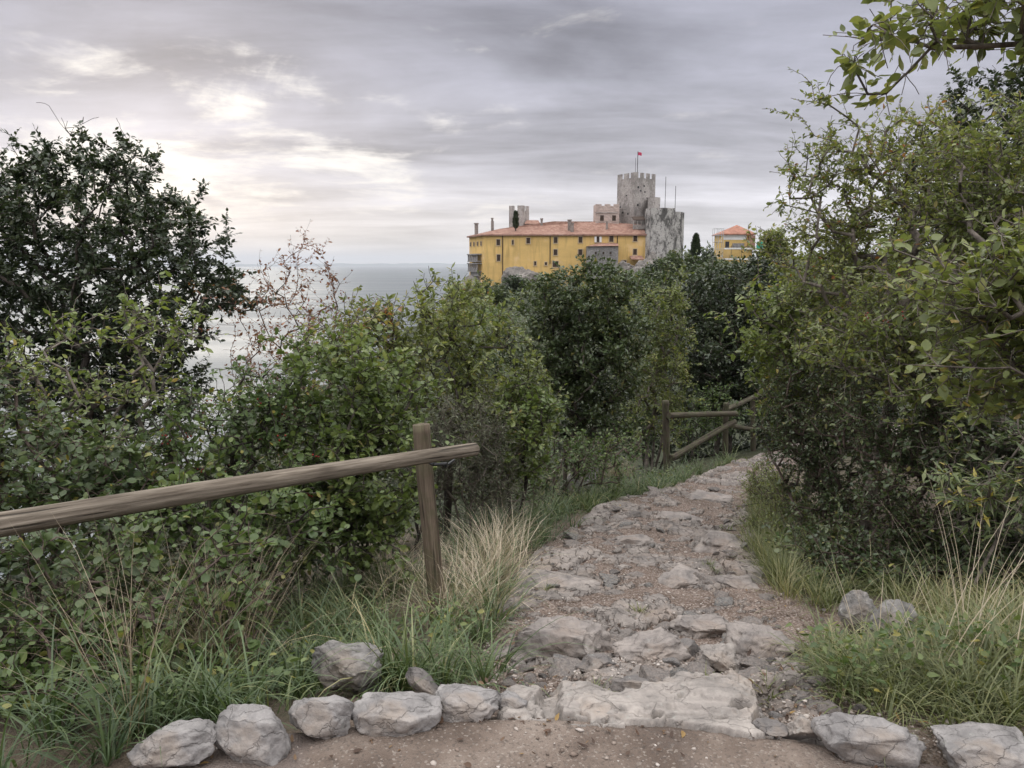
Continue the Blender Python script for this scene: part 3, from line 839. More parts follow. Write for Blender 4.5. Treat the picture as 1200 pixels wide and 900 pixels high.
cc = castle.location
for (px, py, Y, sx, sy, sz, sd) in ((612, 331, 197, 5.5, 3.5, 4.0, 1), (757, 322, 192, 3.0, 3.0, 3.6, 2), (764, 310, 194.5, 2.4, 2.4, 3.0, 3), (748, 325, 189, 2.6, 3, 2.6, 4), (560, 350, 204, 7, 6, 7, 5), (735, 318, 193, 2.5, 2, 2.5, 6)):
    q = pix(px, py, Y); rock('crag', None, (q[0] - cc.x, q[1] - cc.y, q[2] - cc.z), (sx, sy, sz), 900 + sd, M['crag'], sub_=5, rough=.10, parent=castle)

# house with scaffolding to the right of the castle
HYY = 120.0
KH = HYY / cP / FPX


def hx_(px, dy=0): return pix(px, 290, HYY + dy)[0]
def hz_(py, dy=0): return pix(860, py, HYY + dy)[2]


house = thing('house', 'small yellow house with orange pyramid roof, under renovation beyond the trees', 'house', (hx_(863), HYY, hz_(330)))
w = MB(); w.box((hx_(847), HYY, hz_(345)), (hx_(882), HYY + 5, hz_(274))); w.build('wall', M['yellow_pale'], house)
w = MB(); w.box((hx_(847) + .02, HYY - .06, hz_(281)), (hx_(874), HYY - .004, hz_(274.6))); w.build('pale_band', M['white_paint'], house)
w = MB(); w.box((hx_(858), HYY - .08, hz_(292)), (hx_(872), HYY - .004, hz_(285))); w.build('pale_panel', M['grey_plaster'], house)
r = MB(); a0, a1 = hx_(844.3), hx_(884.6)
r.add([(a0, HYY - .5, hz_(274)), (a1, HYY - .5, hz_(274)), (a1, HYY + 5.5, hz_(274)), (a0, HYY + 5.5, hz_(274)), (hx_(863.5, 2), HYY + 2.5, hz_(263.3, 2)), (a0, HYY - .5, hz_(275.2)), (a1, HYY - .5, hz_(275.2)), (a1, HYY + 5.5, hz_(275.2)), (a0, HYY + 5.5, hz_(275.2))],
      [(0, 1, 4), (1, 2, 4), (2, 3, 4), (3, 0, 4), (5, 6, 1, 0), (6, 7, 2, 1), (7, 8, 3, 2), (8, 5, 0, 3), (8, 7, 6, 5)])
r.build('roof', M['roof_new'], house)
w = MB(); w.box((hx_(852) - .3, HYY - .05, hz_(291)), (hx_(852) + .3, HYY - .003, hz_(283))); w.build('window', M['glass_dark'], house)
w = MB(); w.box((hx_(876), HYY - .9, hz_(292)), (hx_(882.5), HYY - .1, hz_(276))); w.build('brick_pier', M['roof_tile'], house)
scaf = thing('scaffold', 'grey tube scaffold standing against the left of the orange-roofed house', 'scaffold', (hx_(840), HYY - 1, hz_(330)))
m_ = MB()
for px in (833.5, 838.5, 844): 
    for dy in (-1.6, -.6): m_.bar((hx_(px), HYY + dy, hz_(330)), (hx_(px), HYY + dy, hz_(268)), .035)
for py in (268.5, 276, 284, 292, 301):
    for dy in (-1.6, -.6): m_.bar((hx_(833.5), HYY + dy, hz_(py)), (hx_(844), HYY + dy, hz_(py)), .03)
m_.bar((hx_(833.5), HYY - 1.6, hz_(292)), (hx_(844), HYY - 1.6, hz_(276)), .025)
M['galvanised'] = plain('galvanised', (.45, .45, .46), .45, .15, 4, spec=.5)
m_.build('tubes', M['galvanised'], scaf)
for py in (284.4, 301.4):
    m_ = MB(); m_.box((hx_(833.5), HYY - 1.55, hz_(py)), (hx_(844), HYY - .65, hz_(py) + .06)); m_.build('plank', M['surround'], scaf)
scaf2 = thing('scaffold', 'scaffold with white deck boards and green netting across the front of the orange-roofed house', 'scaffold', (hx_(865), HYY - 2, hz_(330)))
m_ = MB()
for px in (852, 864, 876, 884):
    m_.bar((hx_(px), HYY - 2.4, hz_(330)), (hx_(px), HYY - 2.4, hz_(288 if px < 884 else 266)), .035)
m_.bar((hx_(846), HYY - 2.4, hz_(289.5)), (hx_(886), HYY - 2.4, hz_(289.5)), .03)
m_.build('tubes', M['dark_metal'], scaf2)
for py in (292.5, 304.5):
    m_ = MB(); m_.box((hx_(845), HYY - 2.6, hz_(py)), (hx_(885), HYY - 1.6, hz_(py) + .22)); m_.build('deck_board', M['white_paint'], scaf2)
M['net_green'] = plain('net_green', (.05, .36, .27), .8, .2, 3)
m_ = MB(); m_.box((hx_(880), HYY - 2.8, hz_(292)), (hx_(887), HYY - 2.72, hz_(284))); m_.build('netting', M['net_green'], scaf2)

# ------------------------------------------------------------------ wooden fences
def wood_mat(name, c0, c1, green=.0):
    m, n, out = material(name)
    p = n.node('ShaderNodeTexCoord').outputs['Object']
    f = n.noise(n.mapping(p, (1, 1, .06)), 55, 6, .65, .3); g = n.noise(n.mapping(p, (1, 1, .3)), 7, 4); k = n.noise(n.mapping(p, (1, 1, .025)), 38, 3, .5)
    c = n.mix(n.maprange(f, .35, .65), c0, c1)
    c = n.mix(n.maprange(g, .4, .7, 0, .55), c, tuple(x * .55 for x in c0))
    kn = n.voro(n.mapping(p, (1, 1, .38)), 8)
    c = n.mix(n.maprange(kn, .10, .22, .75, 0), c, (.035, .026, .019))
    c = n.mix(n.maprange(k, .60, .66, 0, .8), c, (.022, .018, .014))
    if green: c = n.mix(n.maprange(n.noise(p, 12, 5, .65), .42, .62, 0, green), c, (.085, .095, .045))
    principled(n, out, c, .88, n.bump(n.math('SUBTRACT', f, n.maprange(k, .60, .66, 0, .8)), .8, .008), .2)
    return m


M['wood'] = wood_mat('wood', (.095, .075, .057), (.265, .225, .180))
M['wood_post'] = wood_mat('wood_post', (.085, .062, .045), (.20, .155, .115), .35)
M['wood_old'] = wood_mat('wood_old', (.050, .040, .031), (.120, .098, .077), .6)
M['end_grain'] = plain('end_grain', (.17, .14, .11), .9, .4, 40)
M['iron'] = plain('iron', (.012, .012, .013), .45, .3, 30, spec=.5)


def log(name, a, b, ra, rb, mat, parent, seed, segs=40, sides=28, bow=.0, cap=True):
    """a barked pole from a to b, modelled along its own z axis"""
    a, b = Vector(a), Vector(b); L_ = (b - a).length
    rg = np.random.default_rng(seed); ph = rg.uniform(0, 6.28)
    t = np.linspace(0, 1, segs); an = np.linspace(0, 2 * np.pi, sides, endpoint=False)
    T, An = np.meshgrid(t, an, indexing='ij')
    r_ = ra + (rb - ra) * T
    q = np.stack([np.cos(An) * 1.2, np.sin(An) * 1.2, T * L_ * 1.6], -1).reshape(-1, 3) + rg.uniform(0, 30, 3)
    r_ = r_ * (1 + .06 * fbm(q, 3, seed).reshape(r_.shape) + .03 * fbm(q * np.array([4, 4, .4]), 3, seed + 2).reshape(r_.shape))
    for _ in range(5):
        a0 = rg.uniform(0, 6.28); c0 = rg.uniform(.1, .9); ln = rg.uniform(.12, .4)
        dd = np.abs((An - a0 - .25 * np.sin(T * 6 + ph) + np.pi) % (2 * np.pi) - np.pi)
        r_ = r_ - ra * .12 * np.exp(-(dd / .09) ** 2) * sstep(ln, ln * .5, np.abs(T - c0))
    ox = bow * np.sin(np.pi * T) + .012 * np.sin(T * 5 + ph)
    V = np.stack([np.cos(An) * r_ + ox, np.sin(An) * r_, T * L_], -1).reshape(-1, 3)
    i = np.arange(segs * sides).reshape(segs, sides); j = np.roll(i, -1, 1)
    F = np.stack([i[:-1], j[:-1], j[1:], i[1:]], -1).reshape(-1, 4)
    V = np.concatenate([V, [[ox[0, 0], 0, 0], [ox[-1, 0], 0, L_ + rb * .05]]])
    c0, c1 = segs * sides, segs * sides + 1
    tr = np.concatenate([np.stack([np.full(sides, c0), j[0], i[0]], 1), np.stack([np.full(sides, c1), i[-1], j[-1]], 1)])
    o_ = link(name, new_mesh(name, V, tris=tr, quads=F, smooth=False), mat, parent)
    sm_ = np.ones(len(o_.data.polygons), bool); sm_[:len(tr)] = False
    o_.data.polygons.foreach_set('use_smooth', sm_)
    o_.rotation_mode = 'QUATERNION'; o_.rotation_quaternion = (b - a).to_track_quat('Z', 'Y')
    o_.location = a - (Vector(parent.location) if parent else Vector())
    return o_


pb = pix(515, 765, 4.36); pt_ = pix(495, 497, 4.44)
f1 = thing('wooden_fence', 'weathered round handrail bolted to a single leaning post beside the path', 'fence', (pb[0], pb[1], ground1(pb[0], pb[1])))
log('post', pb - (pt_ - pb) * .2, pt_, .054, .050, M['wood_post'], f1, 1, 36, 24)
r0 = pix(0, 617, 2.75); r1 = pix(558, 526.5, 4.30)
dr = (r0 - r1)
log('rail', r1 + dr * 1.55, r1, .055, .037, M['wood'], f1, 7, 90, 32, bow=.03)
bq = pix(513, 541, 4.33)
bm_ = MB(); bm_.bar(bq + [-.03, -.02, -.012], bq + [.06, -.05, .0], .010, 8); bm_.bar(bq + [.05, -.055, -.012], bq + [.09, .05, -.004], .008, 8); bm_.bar(bq + [-.07, .01, .006], bq + [-.02, -.03, -.008], .012, 8)
bm_.build('bolt', M['iron'], f1)
FD = 12.4
q0 = pix(781.5, 556, FD); q1 = pix(780, 471, FD)
f2 = thing('wooden_fence', 'old wooden fence corner with a diagonal brace at the dark bend of the path', 'fence', (q0[0], q0[1], ground1(q0[0], q0[1])))
log('post', q0 - (q1 - q0) * .25, q1 + [0, 0, .02], .062, .058, M['wood_old'], f2, 11, 30, 16)
q2, q3 = pix(850, 536, 13.6), pix(851, 472, 13.6)
log('post', q2 - (q3 - q2) * .5, q3, .055, .050, M['wood_old'], f2, 12, 30, 16)
q4, q5 = pix(882.5, 525, 15.2), pix(882, 468, 15.2)
log('post', q4 - (q5 - q4) * .4, q5, .055, .050, M['wood_old'], f2, 13, 30, 16)
log('rail', pix(783, 487, FD - .09), pix(862, 484.5, 13.45), .052, .048, M['wood_old'], f2, 14, 40, 16)
log('brace', pix(786, 537, FD - .08), pix(861, 494, 13.42), .056, .050, M['wood_old'], f2, 15, 40, 16)
log('rail', pix(848, 481, 13.7), pix(900, 458, 15.8), .050, .046, M['wood_old'], f2, 16, 40, 16)
log('rail', pix(858, 499, 13.8), pix(886, 504, 15.1), .045, .042, M['wood_old'], f2, 17, 40, 16)

# ------------------------------------------------------------------ stones
def stone(label, px, py, wpx, hpx, seed, mat='stone', name='kerb_stone', asp=.75, rot=0, rough=.068, planes=13, sub_=5, sink=.35, cat='stone', group=None, tilt=0, depth=(.40, .80), sunk=.38):
    """a stone whose visible base centre is at pixel (px, py)"""
    g = hit(px, py); dist = (g[1] * cP + (EYE - g[2]) * sP)
    wm, hm = wpx * dist / FPX * (1.0 if cat == 'stone' else 1), hpx * dist / FPX * (.84 if cat == 'stone' else 1)
    sx, sz = wm / 2, hm * .60
    z = float(surf(np.array([g[0]]), np.array([g[1]]))[0])
    return rock(name, label, (g[0], g[1] + sx * asp * .55, z + hm * sunk), (sx, sx * asp, sz), seed, M[mat], rot, sub_, planes, rough, cat, group, tilt, depth if cat != 'stone' else (.62, .95), None, .62 if cat == 'stone' else .85)


KG = 'pale kerb stones along the terrace edge'
stone('flat cracked kerb stone, leftmost of the row, nearest to the viewer', 198, 906, 104, 54, 21, asp=.6, group=KG, tilt=.08)
stone('pale kerb stone, steep faced, second from the left end of the row', 291, 896, 88, 68, 22, asp=.62, group=KG, tilt=-.25, planes=10)
stone('grey kerb stone just below the lichen-covered rock', 376, 868, 82, 56, 23, asp=.62, group=KG, tilt=-.12)
stone('broad flat-faced kerb stone between the lichen rock and the path', 463, 861, 104, 54, 24, asp=.55, group=KG, planes=9)
stone('low layered kerb stone with a broken top, below the fence post', 552, 844, 84, 36, 25, asp=.7, group=KG, rough=.09)
stone('small kerb stone squeezed between the layered stone and the pale ledge', 602, 838, 42, 30, 26, asp=.8, group=KG)
stone('big angular white-grey kerb stone at the right of the path mouth', 1030, 900, 128, 64, 27, asp=.5, group=KG, tilt=-.18, planes=11, sunk=.34)
stone('blocky square kerb stone at the right end of the row', 1158, 910, 122, 56, 28, asp=.6, group=KG, planes=8)
stone('dark pitted rock spotted with lichen, in the grass behind the kerb stones', 403, 812, 90, 64, 29, 'lichen_stone', 'rock', .75, rough=.10, cat='rock')
stone('thin wedge of stone leaning behind the layered kerb stone', 497, 818, 58, 26, 30, 'dark_stone', 'rock', .5, tilt=-.4, cat='rock')
stone('small cream stone beside the pale ledge', 944, 870, 56, 30, 31, 'pale_ledge', 'rock', .7, rough=.08, cat='rock')
stone('thin dark shard of stone at the right end of the pale ledge', 910, 866, 50, 14, 32, 'dark_stone', 'rock', .6, tilt=-.2, cat='rock')
stone('grey boulder lying in the long grass left of the far path', 681, 580, 54, 34, 33, 'lichen_stone', 'rock', .8, cat='rock')
stone('upright mossy rock at the foot of the right bank', 1012, 740, 50, 46, 34, 'lichen_stone', 'rock', .6, rough=.07, cat='rock', tilt=.5)
stone('large grey rock half buried in the right bank', 1046, 754, 74, 50, 35, 'lichen_stone', 'rock', .7, rough=.07, cat='rock', tilt=.3)

# pale ledge across the mouth of the path: thin broken layers
def ledge(label, x0, x1, yf, yb, steps, seed, back=.0):
    """low layered slab of bedrock with a broken front edge"""
    nx, ny = 260, 150
    X, Y = np.meshgrid(np.linspace(x0 - .06, x1 + .06, nx), np.linspace(yf - .10, yb + .10, ny))
    p2 = np.stack([X.ravel(), Y.ravel()], 1)
    jag = (fbm(p2 * 4, 4, seed) * .10 + fbm(p2 * 22, 3, seed + 1) * .022).reshape(X.shape)
    side_x = np.minimum(X - x0, x1 - X) + jag
    h = np.full(X.shape, -.10)
    for k, (off, th) in enumerate(steps):
        j2 = (fbm(p2 * 5 + k * 9, 4, seed + 5 + k) * .11 + fbm(p2 * 26, 3, seed + 30 + k) * .018).reshape(X.shape)
        f_ = sstep(0, .022, Y - (edge(X) + yf - 2.5) - off + j2) * sstep(0, .03, side_x - off * .25)
        h = h + (th + (.10 if k == 0 else 0)) * f_
    bk = sstep(.0, .10, yb - Y + jag * 1.2)
    h = h * bk - .15 * (1 - bk)
    h = h + (fbm(p2 * 9, 4, seed + 60) * .010 + fbm(p2 * 34, 3, seed + 61) * .0035 - .012 * sstep(.07, 0, np.abs(fbm(p2 * 5, 3, seed + 62)))).reshape(X.shape) + fbm(p2 * 1.8, 2, seed + 63).reshape(X.shape) * .018
    h = h - .06 * sstep(.12, .30, fbm(p2 * 6.5, 4, seed + 80).reshape(X.shape)) * sstep(.0, .1, Y - yf)
    c0 = ((x0 + x1) / 2, yf, 0)
    Z = h + np.minimum(ground(p2[:, 0], p2[:, 1]).reshape(X.shape), 0) * .6 - .002
    o_ = link('ledge_slab', grid_mesh('ledge_slab', X - c0[0], Y - c0[1], Z), M['pale_ledge'], None, c0)
    return tag(o_, label, 'slab')


ledge('cream bedrock slab with a broken layered edge, the larger right part of the pale ledge', .24, .93, 2.47, 2.88, ((0, .020), (.13, .013), (.25, .014)), 41)
ledge('thin flaking cream slab, the smaller left part of the pale ledge across the path mouth', -.04, .36, 2.46, 2.80, ((0, .016), (.08, .014), (.20, .012)), 47)

OG = 'bedrock outcrops in the path'
for lab, px, py, wp, hp, sd, asp, mt, tl_ in (
    ('long grey outcrop with a dark broken face, left side of the path', 664, 768, 132, 52, 51, .62, 'path_stone', .05),
    ('flat worn outcrop at the left edge beyond the long grey one', 650, 690, 120, 22, 52, .6, 'path_stone', .0),
    ('smooth domed outcrop in the middle of the path', 768, 778, 92, 36, 53, .7, 'path_stone', .1),
    ('bright angular outcrop right of the smooth dome', 850, 784, 58, 30, 54, .7, 'pale_ledge', -.2),
    ('large cracked outcrop at the right edge of the path', 905, 770, 100, 42, 55, .8, 'path_stone', -.1),
    ('wedge of bedrock above the smooth dome', 830, 740, 84, 36, 56, .7, 'path_stone', -.15),
    ('broad boulder behind the right half of the pale ledge', 858, 830, 84, 30, 57, .6, 'path_stone', -.08),
    ('pale outcrop in mid path with a squared nose', 795, 690, 78, 28, 58, .8, 'path_stone', .1),
    ('low outcrop below the right grass, tilted left', 868, 690, 64, 30, 59, .8, 'path_stone', -.25),
    ('small square outcrop at the path centre', 740, 640, 66, 20, 60, .8, 'path_stone', 0),
    ('worn hump of bedrock near the right grass', 850, 650, 70, 20, 61, .8, 'path_stone', .1),
    ('far worn outcrop where the path narrows', 800, 610, 70, 16, 62, .9, 'path_stone', 0),
    ('far pale outcrop below the fence corner', 838, 586, 60, 14, 63, .9, 'path_stone', 0),
    ('dark flat slab in the gravel before the domed outcrop', 700, 790, 50, 18, 64, .7, 'dark_stone', 0),
    ('dark wedge stone under the bright angular outcrop', 800, 764, 60, 24, 65, .6, 'dark_stone', -.1),
    ('dark block between the long outcrop and the pale ledge', 745, 806, 62, 22, 66, .7, 'dark_stone', .1)):
    stone(lab, px, py, wp, hp, sd, mt, 'outcrop', asp, rough=.10, planes=18, cat='rock', group=OG, tilt=tl_, sunk=.06 if py > 700 else -.16, sub_=4 if hp < 25 else 5)

# loose stones lying on the path, one mesh shape copied
rg = np.random.default_rng(8)
protos = []
for k in range(7):
    v, f = rock_verts((1, rg.uniform(.6, .9), rg.uniform(.4, .65)), 700 + k, 3, 12, .05)
    me = new_mesh('loose_stone', v, tris=f, smooth=True); me.materials.append(M[('path_stone', 'dark_stone', 'path_stone', 'pale_ledge', 'stone', 'path_stone', 'dark_stone')[k]]); protos.append(me)
for k in range(150):
    y = 2.62 + 6 * rg.random() ** 2.1; sl = rg.uniform(.0, 1.0) if rg.random() < .6 else rg.choice([rg.uniform(-.02, .15), rg.uniform(.85, 1.12)])
    x = path_l(y) + (path_r(y) - path_l(y)) * sl
    sz = rg.uniform(.012, .032) if rg.random() < .75 else rg.uniform(.03, .055)
    kind = rg.integers(0, 7)
    o_ = link('loose_stone', protos[kind], None, None, (x, y, float(surf(np.array([x]), np.array([y]))[0]) + sz * .25))
    o_.scale = (sz,) * 3; o_.rotation_euler = (rg.uniform(-.4, .4), rg.uniform(-.4, .4), rg.uniform(0, 6.28))
    tag(o_, 'small loose broken stone lying on the rocky path', 'stone', 'loose stones on the path')
protos = []
for k in range(8):
    v, f = rock_verts((1, rg.uniform(.6, .9), rg.uniform(.35, .6)), 760 + k, 4, 16, .09, (.35, .8))
    me = new_mesh('broken_rock', v, tris=f, smooth=True); me.materials.append(M[('path_stone', 'dark_stone', 'path_stone', 'lichen_stone')[k % 4]]); protos.append(me)
for k in range(90):
    y = 2.75 + 7 * rg.random() ** 1.7; sl = rg.uniform(.06, .98)
    x = path_l(y) + (path_r(y) - path_l(y)) * sl; sz = rg.uniform(.05, .11)
    o_ = link('broken_rock', protos[rg.integers(0, 8)], None, None, (x, y, float(surf(np.array([x]), np.array([y]))[0]) - sz * .06))
    o_.scale = (sz, sz, sz); o_.rotation_euler = (rg.uniform(-.25, .25), rg.uniform(-.25, .25), rg.uniform(0, 6.28))
    tag(o_, 'fist to head sized broken rock bedded in the gravel of the path', 'rock', 'broken rocks bedded in the path')

# ------------------------------------------------------------------ plants
# leaf outlines: x along the leaf, y across, z lift from the fold
def tmpl(kind):
    if kind in ('ovate_fine', 'round_fine'):
        st = [(.10, .13), (.28, .27), (.48, .30), (.70, .22), (.88, .09)] if kind == 'ovate_fine' else [(.08, .18), (.25, .36), (.50, .44), (.75, .36), (.92, .17)]
        mid = [(0, 0, 0)] + [(t, 0, -.04 * math.sin(3.14 * t)) for t, _ in st] + [(1, 0, -.02)]
        lf = [(t, w, .045 * w / .3 + .02 * math.sin(9 * t)) for t, w in st]; rt = [(t, -w, .045 * w / .3 + .02 * math.sin(9 * t + 1)) for t, w in st]
        V = mid + lf + rt; T = []
        for off, flip in ((7, 0), (12, 1)):
            tri = [(0, 1, off)] + [q for i in range(4) for q in ((off + i, i + 1, off + i + 1), (i + 1, i + 2, off + i + 1))] + [(off + 4, 5, 6)]
            T += [t_[::-1] if flip else t_ for t_ in tri]
        return np.array(V, float), np.array(T, int)
    if kind == 'ovate':
        V = [(0, 0, 0), (.5, 0, -.03), (1, 0, -.02), (.22, .24, .05), (.60, .25, .06), (.22, -.24, .05), (.60, -.25, .06)]
        T = [(0, 1, 3), (3, 1, 4), (4, 1, 2), (0, 5, 1), (5, 6, 1), (6, 2, 1)]
    elif kind == 'round':
        V = [(0, 0, 0), (.5, 0, -.03), (1, 0, -.01), (.15, .30, .04), (.62, .40, .06), (.15, -.30, .04), (.62, -.40, .06)]
        T = [(0, 1, 3), (3, 1, 4), (4, 1, 2), (0, 5, 1), (5, 6, 1), (6, 2, 1)]
    elif kind == 'lobed':
        V = [(0, 0, 0), (.55, 0, -.03), (1, 0, -.03), (.22, .12, .03), (.34, .30, .06), (.46, .17, .03), (.62, .38, .07), (.72, .20, .03), (.88, .22, .04)]
        V += [(x, -y, z) for x, y, z in V[3:]]
        up = [0, 3, 4, 5, 6, 7, 8, 2]; dn = [0, 9, 10, 11, 12, 13, 14, 2]
        T = [(1, up[i + 1], up[i]) for i in range(7)] + [(1, dn[i], dn[i + 1]) for i in range(7)]
    elif kind == 'narrow':
        V = [(0, 0, 0), (.45, .13, .03), (1, 0, -.03), (.45, -.13, .03), (.5, 0, -.02)]
        T = [(0, 4, 1), (1, 4, 2), (0, 3, 4), (3, 2, 4)]
    else:  # small, far away
        V = [(0, 0, 0), (.5, .27, .06), (1, 0, -.04), (.5, -.27, .06)]
        T = [(0, 2, 1), (0, 3, 2)]
    return np.array(V, float), np.array(T, int)


def unit(a): return a / np.maximum(np.linalg.norm(a, axis=-1, keepdims=True), 1e-9)


def leaves_mesh(name, P, D, Nn, size, kind, var, rg, curl=.25):
    V, T = tmpl(kind); n_ = len(P)
    D = unit(D); S = unit(np.cross(Nn, D)); Nn = np.cross(D, S)
    cu = rg.normal(0, curl, n_)
    lx, ly = V[:, 0], V[:, 1]
    lz = V[:, 2][None, :] - cu[:, None] * (lx ** 2)[None, :] + (rg.normal(0, .10, n_)[:, None] * ly[None, :])
    W_ = rg.uniform(.8, 1.2, n_)
    co = P[:, None, :] + size[:, None, None] * (lx[None, :, None] * D[:, None, :] + (ly[None, :] * W_[:, None])[:, :, None] * S[:, None, :] + lz[:, :, None] * Nn[:, None, :])
    tr = (T[None] + (np.arange(n_) * len(V))[:, None, None]).reshape(-1, 3)
    return new_mesh(name, co.reshape(-1, 3), tris=tr, smooth=True, attrs={'var': np.repeat(var, len(V))})


def grow(roots, tips, rg, seg=.12, wob=.18, alpha=.35, lift=0.0):
    """join every tip to the nearest part of the plant; returns node positions and parents"""
    cap = 60000
    pos = np.zeros((cap, 3)); par = np.full(cap, -1); path = np.zeros(cap); n_ = 0
    for chain in roots:
        for i, q in enumerate(chain):
            pos[n_] = q; par[n_] = n_ - 1 if i else -1
            path[n_] = path[n_ - 1] + np.linalg.norm(pos[n_] - pos[n_ - 1]) if i else 0
            n_ += 1
    b0 = np.mean([c[-1] for c in roots], 0)
    order = np.argsort(np.linalg.norm(tips - b0, axis=1))
    ends = []
    for t in tips[order]:
        dd = np.linalg.norm(pos[:n_] - t, axis=1)
        up_ = np.maximum(pos[:n_, 2] - t[2], 0)
        k = int(np.argmin(dd + alpha * path[:n_] * .35 + up_ * .5))
        L_ = dd[k]; m_ = max(1, int(L_ / seg))
        if n_ + m_ > cap: break
        a = pos[k]; prev = k
        bend = rg.normal(0, wob, 3) * L_
        for i in range(1, m_ + 1):
            s_ = i / m_
            q = a + (t - a) * s_ + bend * math.sin(math.pi * s_) * .6 + np.array([0, 0, lift * L_ * math.sin(math.pi * s_)]) + (rg.normal(0, .018, 3) * seg * 3 if i < m_ else 0)
            pos[n_] = q; par[n_] = prev; path[n_] = path[prev] + np.linalg.norm(q - pos[prev]); prev = n_; n_ += 1
        ends.append(prev)
    return pos[:n_], par[:n_], np.array(ends)


def twigs(pos, par, ends, rg, per, length, n_seg=3, droop=.0, spread=1.0):
    """short side shoots round the ends"""
    if per <= 0: return pos, par
    src = np.repeat(ends, per); n_ = len(src)
    up_k = par[src]; use = np.where((rg.random(n_) < .55) & (up_k >= 0), up_k, src)
    dirs = unit(pos[src] - pos[np.maximum(par[src], 0)] + 1e-6)
    dv_ = unit(dirs * .7 + rg.normal(0, .75 * spread, (n_, 3)) + np.array([0, 0, .15]))
    ln = rg.uniform(.45, 1.15, n_) * length
    cur = pos[use]; pidx = use; base_n = len(pos); allp, allr = [pos], [par]
    for s_ in range(n_seg):
        dv_ = unit(dv_ + rg.normal(0, .22, (n_, 3)) + np.array([0, 0, -droop]))
        cur = cur + dv_ * (ln / n_seg)[:, None]
        allp.append(cur.copy()); allr.append(pidx.copy())
        pidx = base_n + s_ * n_ + np.arange(n_)
    return np.concatenate(allp), np.concatenate(allr)


def radii(pos, par, tip_r, power=2.35, rmax=None):
    n_ = len(pos); acc = np.zeros(n_)
    kids = np.bincount(par[par >= 0], minlength=n_)
    acc[kids == 0] = tip_r ** power
    depth_order = np.arange(n_)[::-1]
    # children always come later than parents except side shoots, which hang on earlier nodes: both satisfy index(child) > index(parent)
    for i in depth_order:
        p_ = par[i]
        if p_ >= 0: acc[p_] += acc[i]
    r_ = acc ** (1 / power)
    if rmax: r_ = np.minimum(r_, rmax) if r_.max() < rmax else r_ * (1 - sstep(tip_r * 2, r_.max(), r_)) + (r_ * rmax / r_.max()) * sstep(tip_r * 2, r_.max(), r_)
    return r_


def tubes(name, pos, par, r_, min_r=0.0):
    k = np.where((par >= 0) & (r_ >= min_r))[0]
    Vs, Qs, off = [], [], 0
    for lo, hi, sides in ((0, .006, 3), (.006, .02, 5), (.02, 9, 9)):
        e = k[(r_[k] >= lo) & (r_[k] < hi)]
        if not len(e): continue
        a, b = pos[par[e]], pos[e]; d_ = unit(b - a)
        h_ = np.where(np.abs(d_[:, 2:3]) < .9, np.array([[0, 0, 1.]]), np.array([[1., 0, 0]]))
        u_ = unit(np.cross(d_, h_)); w_ = np.cross(d_, u_)
        an = np.linspace(0, 2 * np.pi, sides, endpoint=False)
        c_, s_ = np.cos(an)[None, :, None], np.sin(an)[None, :, None]
        ring = u_[:, None, :] * c_ + w_[:, None, :] * s_
        ra = np.minimum(r_[par[e]], r_[e] * 1.25); ex = d_ * (r_[e] * .3)[:, None]
        V = np.concatenate([(a - ex)[:, None, :] + ring * ra[:, None, None], (b + ex)[:, None, :] + ring * r_[e][:, None, None]], 1)
        i = np.arange(sides); j = (i + 1) % sides
        q = np.stack([i, j, sides + j, sides + i], 1)
        Qs.append((q[None] + (np.arange(len(e)) * 2 * sides)[:, None, None]).reshape(-1, 4) + off)
        Vs.append(V.reshape(-1, 3)); off += V.shape[0] * V.shape[1]
    return new_mesh(name, np.concatenate(Vs), quads=np.concatenate(Qs), smooth=True)


def blob_points(blobs, n_, rg, shell=.55):
    cs, rs = [], []
    for bl_ in blobs:
        px, py, Y, rx, ry = bl_[:5]; k = pxm(Y, py)
        rd = bl_[5] if len(bl_) > 5 else (rx + ry) / 2 * k
        cs.append(pix(px, py, Y)); rs.append((rx * k, rd, ry * k))
    cs, rs = np.array(cs), np.array(rs)
    vol = np.array([r_[0] * max(r_[1], .1) * r_[2] for r_ in rs]) ** .8
    ch = rg.choice(len(cs), n_, p=vol / vol.sum())
    u_ = unit(rg.normal(size=(n_, 3))); rr = rg.random(n_) ** (1 / 3 * (1 - shell) + .05)
    return cs[ch] + u_ * rr[:, None] * rs[ch] * (1 + rg.normal(0, .07, (n_, 1)))


